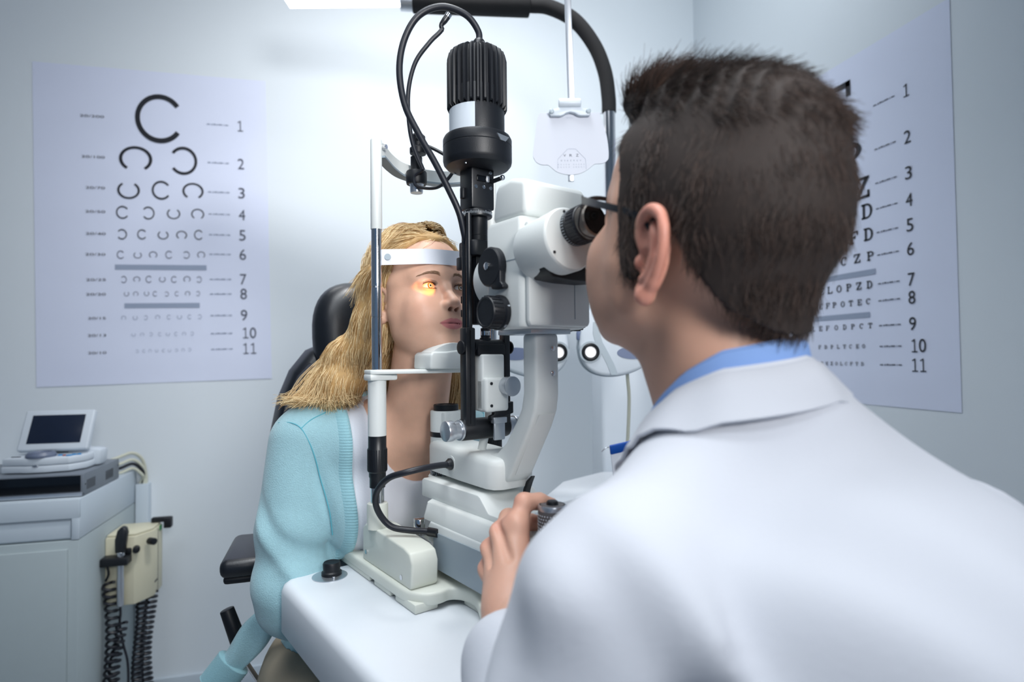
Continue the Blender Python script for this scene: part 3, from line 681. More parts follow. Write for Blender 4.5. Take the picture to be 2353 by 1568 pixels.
s.part('rivet', MB().cyl((.0070, -.0905, .1522), (.0100, -.0922, .1522), .0048, n=20), PHG, fb)
cr = s.part('chin_bracket', MB().prism([(.014, -.122), (.020, -.112), (.026, -.085), (.030, -.07), (.040, -.045), (.045, 0), (.040, .045), (.030, .07), (.020, .112), (.014, .122), (-.010, .122), (-.010, .112), (-.002, .06), (.0, 0), (-.002, -.06), (-.010, -.112), (-.010, -.122)], -.024, -.0175, bev=.0015), SLW)
for b0, b1 in ((-.123, -.079), (.079, .123)): s.part('bracket_end', MB().box(-.011, .016, b0, b1, -.0335, -.0235, .003), SLW, cr)
# chin cup: a tray whose rim rises to the front
cup = MB().prism([(-.046, -.0175), (.046, -.0175), (.045, .004), (.040, .0085), (.018, .0085), (.0, .0105), (-.018, .0085), (-.040, .0085), (-.045, .004)], -.028, .026, M=fxy((.030, 0, 0), (0, 1, 0), (0, 0, 1), (1, 0, 0)), bev=.003, seg=3)
cp = s.part('chin_rest', cup, SLW)
s.part('chin_pad', MB().loft([[(.030 + a, b, .004 + z) for a, b, z in row] for row in [[(-.02 + .008 * i / 6, .042 * math.sin(q), .003 + .017 * (1 - (math.sin(q)) ** 2) * (i / 6)) for q in [(-1 + 2 * j / 16) * 1.5 for j in range(17)]] for i in range(7)] + [[(-.012 + .034 * i / 5, .042 * math.sin(q), .020 * (1 - math.sin(q) ** 2) * (1 - .05 * i) + .003) for q in [(-1 + 2 * j / 16) * 1.5 for j in range(17)]] for i in range(1, 6)] + [[(.0235, .042 * math.sin(q), .0) for q in [(-1 + 2 * j / 16) * 1.5 for j in range(17)]]]], closed=False, caps=False), SLW, cp, ang=60)
s.part('paper_pin', MB().lathe([(.0035, .008), (.0035, .0115), (.002, .0125), (0, .0127)], 12, c=(.005, -.036, 0)), CHR, cp)

# fixation lamp on its gooseneck
fx = s.part('fixation_clamp', MB().lathe([(.016, .283), (.017, .287), (.017, .302), (.016, .304)], 26, c=(-.030, -.022, 0)).cyl((-.030, -.022, .30), (-.030, -.022, .328), .0095).lathe([(.013, .333), (.0135, .335), (.0135, .342), (.009, .346), (.009, .352), (.012, .355), (.012, .362), (.008, .366)], 22, c=(-.028, -.020, 0)), BLK2)
s.part('thumb_screw', MB().lathe([(.010, .269), (.0105, .272), (.0105, .281), (.012, .283)], 22, c=(-.030, -.022, 0)), STEEL, fx)
gn = s.part('gooseneck', MB().tube([(-.004, -.024, .300), (-.012, -.036, .337), (-.016, -.042, .377), (-.016, -.043, .427), (-.009, -.034, .473), (.005, -.016, .505), (.014, -.004, .520), (.017, .001, .527)], .0036, 10, 8), RUB)
s.part('lamp_tip', MB().tube([(.017, .001, .527), (.0155, .0, .534), (.019, .004, .541), (.022, .008, .548)], [.0036, .0036, .005, .005], 12, 5), BLK, gn)
s.part('tip_ring', MB().cyl((.0215, .0075, .547), (.0235, .010, .552), .0055, n=16), CHR, gn)
s.part('thin_cable', MB().tube([(-.004, -.024, .300), (-.018, -.031, .292), (-.016, -.028, .276), (.003, -.002, .274), (.017, .017, .296), (.02, .02, .315), (-.016, -.008, .345), (-.022, -.018, .338)], .0028, 8, 8), RUB, fx)

# illumination tower
TA, TB = .140, -.015
ch = s.part('lamp_housing', MB().lathe([(.034, .307), (.0385, .308), (.0385, .372), (.036, .376)], 48, c=(TA, TB, 0)), BLK2)
# ribbed cooling cap
ribs = MB(); nr = 27; n = nr * 8; vs = []; fs = []
prof = [(.0405, .345), (.0425, .3465), (.0425, .416), (.040, .426), (.031, .4325), (.012, .434)]
for r, h in prof:
    for i in range(n):
        q = 2 * math.pi * i / n; k = (i % 8); g = .0048 if k in (0, 1, 2) else (0 if k in (4, 5, 6) else .0017)
        hh = h + (.0035 if (h < .35 and k in (4, 5, 6)) else 0)
        vs.append((TA + (r - g * min(1, r / .03)) * math.cos(q), TB + (r - g * min(1, r / .03)) * math.sin(q), hh))
for j in range(len(prof) - 1):
    for i in range(n): fs.append((j * n + i, j * n + (i + 1) % n, (j + 1) * n + (i + 1) % n, (j + 1) * n + i))
fs.append(tuple(range(n))[::-1]); fs.append(tuple(5 * n + i for i in range(n)))
s.part('cooling_cap', MB().raw(vs, fs), BLK2, ch, ang=30)
# white plate wrapped round the left half
n = 26; rings = []
for i in range(n + 1):
    q = math.radians(-210 + 172 * i / n)
    rings.append([(TA + r * math.cos(q), TB + r * math.sin(q), z) for r, z in ((.0388, .3085), (.0396, .3085), (.0396, .3448), (.0388, .3448))])
s.part('white_plate', MB().loft(rings), DEVG, ch)
fl = s.part('flange', MB().lathe([(.030, .262), (.044, .266), (.0475, .270), (.0485, .2745), (.0485, .293), (.0479, .2938), (.0485, .2946), (.0485, .304), (.0465, .308), (.03, .3095)], 56, c=(TA, TB, 0)), BLK2, ch, ang=30)
s.part('flange_notch', MB().prism([(-.012, .301), (.012, .301), (.005, .2935), (-.005, .2935)], .0470, .0490, M=Matrix.Translation((TA, TB, 0)) @ Matrix.Rotation(math.radians(12), 4, 'Z') @ fxy((0, 0, 0), (0, 1, 0), (0, 0, 1))), STEEL, fl)
for q in (-150, -60): s.part('flange_screw', MB().lathe([(.002, .2622), (.002, .2635)], 10, c=(TA + .036 * math.cos(math.radians(q)), TB + .036 * math.sin(math.radians(q)), 0)), CHR, fl)
s.part('cable_gland', MB().lathe([(.0085, .433), (.0085, .4405), (.0075, .442), (.006, .444)], 20, c=(TA + .012, TB - .004, 0)), BLK, ch)
s.part('lamp_cable', MB().tube([(TA + .012, TB - .004, .438), (.1515, -.020, .456), (.1445, -.036, .477), (.127, -.064, .487), (.109, -.09, .474), (.097, -.106, .441), (.093, -.112, .398), (.097, -.106, .349), (.11, -.09, .305), (.122, -.074, .269), (.133, -.058, .230), (.139, -.046, .200), (.138, -.038, .175), (.135, -.030, .150)], .0046, 12, 8), RUB)
fbk = s.part('filter_block', MB().box(TA - .019, TA + .013, TB - .0185, TB + .0195, .206, .268, .0025), BLK)
s.part('filter_slot', MB().box(TA + .0135, TA + .015, TB - .0105, TB + .0155, .244, .252, .0004), BLKG, fbk)
s.part('filter_window', MB().box(TA - .0, TA + .0165, TB + .004, TB + .009, .2435, .2525, .001), STEEL, fbk)
s.part('filter_lever', MB().tube([(TA + .012, TB + .014, .246), (TA + .030, TB + .020, .2485)], .003, 10), BLK2, fbk)
s.part('lever_ball', MB().ell((TA + .031, TB + .0205, .2488), (.0038, .0038, .0038)), CHR, fbk)
for b, z in ((-.012, .2355), (.001, .2365), (.0125, .2365), (.0125, .2585)):
    s.part('screw', MB().lathe([(.0026, .0), (.0026, .0012), (.0014, .0013), (.0012, .0008), (0, .0008)], 14, M=fxy((TA + .0128, TB + b, z), (0, 1, 0), (0, 0, 1), (1, 0, 0))), CHR, fbk)
s.part('side_catch', MB().box(TA - .012, TA - .004, TB - .0225, TB - .0184, .222, .237, .0008), BLK2, fbk)
dr = s.part('scale_ring', MB().lathe([(.0195, .1955), (.0205, .1965), (.0205, .2035), (.0195, .2055), (.0, .2058)], 48, c=(TA - .001, TB, 0)), BLK)
mbk = MB()
for k in range(60): mbk.box(.0200, .0208, -.0002, .0002, .1985, .2015 + .0012 * (k % 5 == 0), M=Matrix.Translation((TA - .001, TB, 0)) @ Matrix.Rotation(2 * math.pi * k / 60, 4, 'Z'))
s.part('scale_marks', mbk, DEVG, dr)
lt = s.part('lens_tube', MB().lathe([(.0138, .158), (.0138, .1695), (.0142, .170), (.0138, .1705), (.0138, .196)], 32, c=(TA - .001, TB, 0)), BLK2)
cl_ = s.part('clamp_collar', MB().prism([(TA - .026, TB - .014), (TA - .018, TB - .021), (TA + .014, TB - .021), (TA + .019, TB - .014), (TA + .019, TB + .016), (TA + .012, TB + .021), (TA - .020, TB + .021), (TA - .026, TB + .012)], .1395, .1615, bev=.003), BLK2)
s.part('collar_foot', MB().box(TA - .026, TA - .012, TB - .021, TB - .014, .1225, .141, .002), BLK2, cl_)
s.part('mirror_bracket', MB().box(TA - .008, TA + .012, TB - .012, TB + .022, .045, .140, .002), BLK)
for da, db in ((-.006, -.019), (.007, -.0205)):
    s.part('support_rod', MB().cyl((TA + da, TB + db, .036), (TA + da, TB + db, .198), .0042, n=16), BLK)
s.part('rod_clip', MB().box(TA - .013, TA - .0105, TB - .022, TB - .018, .075, .085, .0008).box(TA - .013, TA - .0105, TB - .022, TB - .018, .056, .066, .0008), BLK2)
# tilting yoke
AXA = .1455
yk = s.part('yoke_leg', MB().box(.1425, .159, -.049, -.033, -.095, .040, .0025), BLK)
s.part('yoke_leg', MB().box(.1445, .159, .0155, .0255, -.095, .036, .0025), BLK)
s.part('leg_groove', MB().box(.1589, .1597, -.0425, -.0415, -.09, .036), BLKG, yk)
for b0, b1 in ((-.0525, -.0490), (.0285, .0315)): s.part('pivot_cap', MB().cyl((.150, b0, .013), (.150, b1, .013), .0095, n=26, bev=.0012), BLK2, yk)
hb = s.part('hinge_block', MB().cyl((.150, -.033, .015), (.150, .0175, .015), .0095, n=24).box(.140, .161, -.031, .0155, .001, .018, .003).lathe([(.008, .018), (.008, .026), (.0065, .027), (.0065, .04)], 22, c=(.148, -.010, 0)), BLK2)
s.part('hinge_ring', MB().lathe([(.0068, .030), (.0068, .036)], 22, c=(.148, -.010, 0)), CHR, hb)
tb = s.part('tilt_body', MB().box(.146, .166, -.0275, .010, -.074, .0035, .003, 3), SLW)
s.part('tilt_boss', MB().box(.150, .174, -.0275, .012, -.075, -.028, .005, 3), SLW, tb)
s.part('tilt_knob', MB().cyl((.173, .006, -.040), (.186, .006, -.040), .0125, n=36, bev=.001).cyl((.186, .006, -.040), (.190, .006, -.040), .0138, n=36, bev=.0012), STEEL, tb)
for z in (-.036, -.066): s.part('screw_hole', MB().cyl((.1735, -.0185, z), (.1748, -.0185, z), .0022, n=12), BLK, tb)
s.part('spring_plate', MB().prism([(-.012, -.066), (.020, -.062), (.020, -.078), (.008, -.081), (-.004, -.085), (-.018, -.086), (-.018, -.08), (-.012, -.078)], .164, .172, M=fxy((0, 0, 0), (0, 1, 0), (0, 0, 1), (1, 0, 0)), bev=.001), BLK2, tb)
s.part('latch_tab', MB().box(.168, .176, -.016, .006, -.090, -.082, .001).box(.1705, .1745, -.0145, .0040, -.113, -.088, .0018), STEEL)
ax = s.part('cross_axle', MB().cyl((AXA, -.050, -.0985), (AXA, .0255, -.0985), .0148, n=36, bev=.0015), BLK2)
for sg, b in ((-1, -.050), (1, .0255)):
    e = sg
    s.part('end_knob', MB().cyl((AXA, b, -.0985), (AXA, b + e * .0035, -.0985), .0142, n=36, bev=.0006).cyl((AXA, b + e * .003, -.0985), (AXA, b + e * .014, -.0985), .0118, n=32).cyl((AXA, b + e * .013, -.0985), (AXA, b + e * .0245, -.0985), .0138, n=36, bev=.0012), STEEL, ax)
s.part('axle_stem', MB().cyl((.120, -.004, -.150), (.138, -.004, -.106), .006, n=20), SLW, ax)

# pivot column, lower arm, microscope arm
pv = s.part('pivot_column', MB().lathe([(.0245, -.1765), (.0245, -.1225), (.0238, -.1222), (.0238, -.1160), (.0245, -.1155), (.0245, -.0845), (.0235, -.083), (0, -.0828)], 44, c=(.022, 0, 0)).box(.022, .048, -.018, .018, -.118, -.084, .003), SLW)
s.part('black_band', MB().lathe([(.0248, -.1228), (.0252, -.1222), (.0252, -.1158), (.0248, -.1152)], 44, c=(.022, 0, 0)), BLK, pv)
s.part('top_cap', MB().lathe([(.0195, -.0832), (.0195, -.0745), (.0185, -.0735), (.0145, -.0735), (.013, -.0752), (.006, -.0752), (.005, -.0738), (0, -.0736)], 40, c=(.022, 0, 0)), BLK2, pv)
sr = s.part('angle_scale', MB().lathe([(.0242, -.1835), (.0248, -.183), (.0248, -.1752), (.0238, -.174)], 44, c=(.022, 0, 0)), BLK)
mbk = MB()
for k in range(48): mbk.box(.0243, .0251, -.00022, .00022, -.1785 - .0015 * (k % 3 == 0), -.1758, M=Matrix.Translation((.022, 0, 0)) @ Matrix.Rotation(2 * math.pi * k / 48, 4, 'Z'))
for k, tx in ((-3, '90'), (-2, '60'), (-1, '30'), (0, '0')):
    m2 = MB(); put_text(m2, tx, 0, 0, .003, z=0)
    mbk.raw([Matrix.Translation((.022, 0, 0)) @ Matrix.Rotation(math.radians(-95 + 26 * (k + 3)), 4, 'Z') @ fxy((.0251, 0, -.1808), (0, 1, 0), (0, 0, 1)) @ Vector(p) for p in m2.v], m2.f)
s.part('scale_marks', mbk, DEVG, sr)
fa = MB(); rings = []
for k, z in ((.004, -.1738), (.001, -.1728), (0, -.169), (0, -.1375), (.0015, -.1322), (.005, -.1288), (.011, -.127)):
    dz = .0
    ring = []
    for x, y in ((.012, -.024), (.03, -.030), (.12, -.036), (.185, -.037), (.198, -.033), (.204, -.022), (.204, .020), (.198, .031), (.185, .034), (.12, .034), (.03, .030), (.012, .024)):
        cx, cy = .11, 0; f = 1 - k / .05
        zz = z - (.006 if z > -.15 else -.0) * max(0, (x - .06) / .14) - (0.0) * x
        ring.append((cx + (x - cx) * (1 - k / .11), cy + (y - cy) * f, zz))
    rings.append(ring)
ft = s.part('lower_arm', fa.loft(rings), SLW, ang=50)
s.part('cable_socket', MB().lathe([(.0085, 0), (.0085, .004), (.0065, .0065), (.005, .009)], 22, M=fxy((.095, -.0345, -.153), (1, 0, 0), (0, 0, 1))), BLK, ft)
s.part('socket_ring', MB().lathe([(.0115, 0), (.0115, .0008), (.0085, .001), (.0085, 0)], 24, M=fxy((.095, -.0344, -.153), (1, 0, 0), (0, 0, 1))), SLW, ft)
s.part('foot_cable', MB().tube([(.095, -.040, -.153), (.103, -.060, -.151), (.110, -.088, -.1505), (.105, -.112, -.154), (.083, -.126, -.163), (.058, -.131, -.183), (.047, -.129, -.204), (.045, -.119, -.225), (.052, -.106, -.2395), (.066, -.086, -.2445), (.080, -.072, -.245), (.088, -.066, -.2455), (.10, -.062, -.244)], .0045, 12, 8), RUB)
arm = [(.243, .028), (.270, .028), (.270, -.048), (.2665, -.068), (.257, -.088), (.214, -.156), (.206, -.163), (.176, -.172), (.150, -.172), (.150, -.135), (.185, -.128), (.205, -.112), (.228, -.082), (.238, -.066), (.243, -.046)]
am_ = s.part('microscope_arm', MB().prism(arm[::-1], -.019, .019, M=fxy((0, 0, 0), (1, 0, 0), (0, 0, 1), (0, -1, 0)), bev=.0045, seg=3), SLW, ang=40)
s.part('arm_panel', MB().loft([[(.2665, -.012, -.072), (.2665, .012, -.072), (.2672, .012, -.0712), (.2672, -.012, -.0712)], [(.2165, -.012, -.1528), (.2165, .012, -.1528), (.2170, .012, -.1532), (.2170, -.012, -.1532)]]), SLW, am_)
for b, z in ((.008, .010), (.008, -.021)): s.part('screw', MB().lathe([(.0033, 0), (.0033, .0012), (.002, .0022), (0, .0024)], 16, M=fxy((.270, b, z), (0, 1, 0), (0, 0, 1), (1, 0, 0))), CHR, am_)
s.part('mount_plate', MB().box(.212, .280, -.034, .030, .0275, .0335, .001), STEEL, am_)

# microscope head
def mring(a0, a1, hb, z, r=.008):
    return [(x, y, z) for x, y in rrect(a0, a1, -hb, hb, r, 5)]
mh = s.part('microscope_head', MB().loft([mring(.218, .283, .047, .0335), mring(.214, .286, .051, .0352), mring(.2125, .2875, .053, .040), mring(.2125, .2875, .053, .1605), mring(.2145, .2855, .051, .1655), mring(.218, .282, .047, .1675)]), SLW, ang=40)
hump = [(.2215, .1665), (.2285, .205), (.2345, .2145), (.262, .2165), (.288, .210), (.291, .203), (.290, .1665)]
s.part('head_cover', MB().prism(hump[::-1], -.049, .049, M=fxy((0, 0, 0), (1, 0, 0), (0, 0, 1), (0, -1, 0)), bev=.007, seg=3), SLW, mh, ang=40)
s.part('cover_seam', MB().box(.2122, .2879, -.0533, .0533, .1148, .1158), SLG, mh)
s.part('rear_shell', MB().prism([(-.046, .036), (.046, .036), (.049, .042), (.049, .158), (-.049, .158), (-.049, .042)], .2874, .2955, M=fxy((0, 0, 0), (0, 1, 0), (0, 0, 1), (1, 0, 0)), bev=.003), SLW, mh, ang=40)
s.part('rear_seam', MB().box(.2955, .2959, .0225, .0233, .045, .095), SLG, mh)
s.part('objective', MB().lathe([(.030, .2120), (.0420, .2125), (.0420, .172), (.0395, .1635), (.031, .160), (.022, .159), (.021, .166), (0, .166)], 44, M=fxy((0, 0, .1030), (0, 1, 0), (0, 0, 1), (1, 0, 0))), SLW, mh)
s.part('objective_lens', MB().lathe([(.0205, .1662), (.0, .1630)], 32, M=fxy((0, 0, .1030), (0, 1, 0), (0, 0, 1), (1, 0, 0))), BLKG, mh)
SD = lambda a, z, b=-.053: fxy((a, b, z), (1, 0, 0), (0, 0, 1))
kn = s.part('filter_knob', MB().lathe([(.0235, 0), (.0245, .001), (.0245, .0085), (.0225, .0105), (0, .0108)], 44, M=SD(.2340, .1105)), BLK2)
s.part('knob_lever', MB().prism([(.010, .018), (.0225, .010), (.0235, -.004), (.0225, -.020), (.0285, -.0245), (.0285, -.029), (.006, -.0285), (.002, -.023)], .0003, .0098, M=SD(.2340, .1105), bev=.0018), BLK2, kn)
s.part('knob_screw', MB().lathe([(.0048, .0105), (.0048, .0125), (.003, .0132), (0, .0132)], 20, M=SD(.2320, .1115)), CHR, kn)
def magknob(sg):
    M_ = fxy((.2460, sg * .053, .0535), (1, 0, 0), (0, 0, 1), None) if sg < 0 else fxy((.2460, .053, .0535), (-1, 0, 0), (0, 0, 1), None)
    k_ = s.part('magnification_knob', MB().lathe([(.0205, 0), (.0215, .001), (.0215, .006), (.0195, .0075), (.0195, .0225), (.0185, .0240), (.0165, .0243), (.016, .0236), (0, .0236)], 44, M=M_), BLK2)
    m2 = MB()
    for i in range(22): m2.box(.0190, .0203, -.0011, .0011, .009, .0225, M=M_ @ Matrix.Rotation(2 * math.pi * i / 22, 4, 'Z'))
    s.part('grip_ribs', m2, BLK2, k_)
    m2 = MB()
    for i, tx in enumerate(('6', '10', '16', '25', '40')):
        m3 = MB(); put_text(m3, tx, 0, 0, .0036, z=0)
        m2.raw([M_ @ Matrix.Rotation(math.radians(20 + 72 * i), 4, 'Z') @ fxy((.02165, 0, .0035), (0, 1, 0), (0, 0, 1), (1, 0, 0)) @ Vector(p) for p in m3.v], m3.f)
    s.part('knob_scale', m2, DEVG, k_)
magknob(-1); magknob(1)
OCU = mat('dark ocular cavity', (5, 5, 7), .9, spec=.05)
# binocular pods, tilted slightly upward, each with an eyepiece
TI = Matrix.Rotation(math.radians(-7), 4, 'Y')
bb = s.part('binocular_mount', MB().prism([(-.058, .112), (-.053, .098), (-.041, .0885), (-.015, .0865), (.02, .0865), (.040, .0885), (.052, .098), (.055, .112)], .2955, .330, M=fxy((0, 0, 0), (0, 1, 0), (0, 0, 1), (1, 0, 0)), bev=.003), BLK2)
for sg in (-1, 1):
    cy = -.031 if sg < 0 else .034
    PM = Matrix.Translation((.288, cy, .1225)) @ TI @ fxy((0, 0, 0), (0, 1, 0), (0, 0, 1), (1, 0, 0))
    pd_ = s.part('prism_housing', MB().lathe([(.0345, 0), (.0350, .001), (.0365, .056), (.0360, .0580), (.0345, .0595), (0, .0598)], 56, M=PM), SLW, bb)
    for q in (100, 215, 335): s.part('screw', MB().cyl((.031 * math.cos(math.radians(q)), .031 * math.sin(math.radians(q)), .0592), (.031 * math.cos(math.radians(q)), .031 * math.sin(math.radians(q)), .0606), .0017, n=10, M=PM), BLK, pd_)
    ey = (.007 if sg < 0 else -.007, .0125)
    EM = PM @ Matrix.Translation((ey[0], ey[1], .008))
    e_ = s.part('eyepiece', MB().lathe([(.0195, .0505), (.0205, .0512), (.0205, .0575), (.0200, .058)], 44, M=EM), BLK, pd_)
    s.part('eyepiece_grip', MB().lathe([(.0200, .0578), (.0208, .059), (.0208, .0720), (.0200, .0730), (.017, .0735)], 44, M=EM), RUB, pd_)
    m2 = MB()
    for i in range(30): m2.box(.0202, .0213, -.0011, .0011, .0595, .0715, M=EM @ Matrix.Rotation(2 * math.pi * i / 30, 4, 'Z'))
    s.part('grip_ribs', m2, RUB, pd_)
    s.part('eyepiece_barrel', MB().lathe([(.0190, .0730), (.0192, .078), (.0182, .084), (.0165, .0855)], 44, M=EM), mat('bronze grey eyepiece rim', (118, 112, 106), .3, metal=.5) if sg < 0 else bpy.data.materials['bronze grey eyepiece rim'], pd_)
    s.part('ocular_lens', MB().lathe([(.0166, .0858), (.0158, .0862), (.0150, .077), (.0142, .0745), (0, .0755)], 40, M=EM), OCU, pd_)
    m2 = MB()
    for i in range(40): m2.box(.0203, .0207, -.0003, .0003, .0525, .0562, M=EM @ Matrix.Rotation(2 * math.pi * i / 40, 4, 'Z'))
    s.part('dioptre_marks', m2, DEVG, pd_)

# cross-slide carriage
cg = s.part('carriage', MB().prism([(.074, -.240), (.080, -.232), (.30, -.231), (.31, -.240), (.31, -.2965), (.074, -.2965)], -.062, .062, M=fxy((0, 0, 0), (1, 0, 0), (0, 0, 1), (0, -1, 0)), bev=.0035, seg=3), SLW, ang=40)
s.part('side_panel', MB().prism([(.094, -.2445), (.30, -.240), (.30, -.2935), (.092, -.2935)], 0, .0016, M=fxy((0, -.062, 0), (1, 0, 0), (0, 0, 1))), SLG, cg)
s.part('slide_rail', MB().box(.06, .29, -.045, .045, -.3065, -.296, .001), BLK, cg)
s.part('carriage_step', MB().loft([[(x, y, z) for x, y in rrect(a0, a1, -hb, hb, .014, 5)] for a0, a1, hb, z in ((.050, .306, .0605, -.2335), (.050, .306, .0605, -.231), (.0535, .303, .0565, -.2105), (.057, .300, .053, -.2075))]), SLW, cg, ang=40)
st_ = [(.026, -.209), (.026, -.186), (.030, -.1815), (.178, -.1805), (.184, -.1825), (.204, -.2000), (.290, -.2000), (.293, -.209)]
s.part('stage_top', MB().prism(st_[::-1] if False else st_, -.046, .046, M=fxy((.0, 0, 0), (1, 0, 0), (0, 0, 1), (0, -1, 0)), bev=.0025).lathe([(.028, -.209), (.028, -.184), (.0262, -.182), (0, -.1818)], 40, c=(.022, 0, 0)), SLW, cg, ang=35)
s.part('stage_stud', MB().lathe([(.006, -.2002), (.006, -.1990), (0, -.1988)], 18, c=(.245, .004, 0)), STEEL, cg)
lk = s.part('lock_knob', MB().lathe([(.0085, -.252), (.0085, -.2375), (.0078, -.2365), (0, -.2362)], 26, c=(.045, -.060, 0)).cyl((.045, -.060, -.265), (.045, -.060, -.252), .004), CHR)
s.part('lock_plate', MB().prism([(.030, -.264), (.060, -.259), (.084, -.262), (.092, -.285), (.076, -.285)], -.001, .001, M=fxy((0, -.063, 0), (1, 0, 0), (0, 0, 1))), STEEL, lk)
s.part('cable_boot', MB().cyl((.084, -.0655, -.246), (.104, -.0610, -.2445), .0062, n=16), BLK, cg)
JA, JB = .322, -.040
jb = s.part('joystick_base', MB().lathe([(.030, -.300), (.030, -.286), (.026, -.282), (.012, -.280)], 36, c=(JA, JB, 0)).box(.28, JA, -.05, .05, -.305, -.285, .004), SLW)
jk = s.part('joystick', MB().lathe([(.0120, -.282), (.0130, -.268), (.0160, -.205), (.0162, -.1705), (.0155, -.1665), (.0145, -.1655)], 36, c=(JA, JB, 0)), GRIPG)
m2 = MB()
for j in range(9):
    for k in range(30):
        q = 2 * math.pi * (k + .5 * (j % 2)) / 30; m2.ell((JA + .0160 * math.cos(q), JB + .0160 * math.sin(q), -.176 - j * .0036), (.0008, .0008, .0008), nu=5, nv=4)
s.part('grip_dots', m2, DEVG, jk)
s.part('joystick_rim', MB().lathe([(.0162, -.1712), (.0165, -.1675), (.0155, -.1655), (.0134, -.1655), (.0130, -.1675)], 36, c=(JA, JB, 0)), STEEL, jk)
s.part('joystick_cap', MB().lathe([(.0134, -.1680), (.0130, -.1664), (.0072, -.1664), (.0062, -.1620), (.005, -.1612), (0, -.1611)], 32, c=(JA, JB, 0)), BLK2, jk)
s.part('stage_lever', MB().loft([[(.200 + a + x * .5, .018 + y, z) for x, y in ((-w, -w * .7), (w, -w * .7), (w, w * .7), (-w, w * .7))] for a, z, w in ((.0, -.187, .0055), (.003, -.177, .0058), (.009, -.166, .0052), (.016, -.158, .0032))]), BLK2, cg)
s.part('lever_stem', MB().cyl((.200, .018, -.200), (.200, .018, -.187), .003, n=10), CHR, cg)
# ------------------------------------------------------------------ organic surfaces: blended solids sampled on a grid
def axis(*segs):
    out = []
    for lo, hi, st in segs:
        n = max(1, int(round((hi - lo) / st))); out += [lo + (hi - lo) * i / n for i in range(n)]
    out.append(segs[-1][1]); return np.array(out, np.float32)

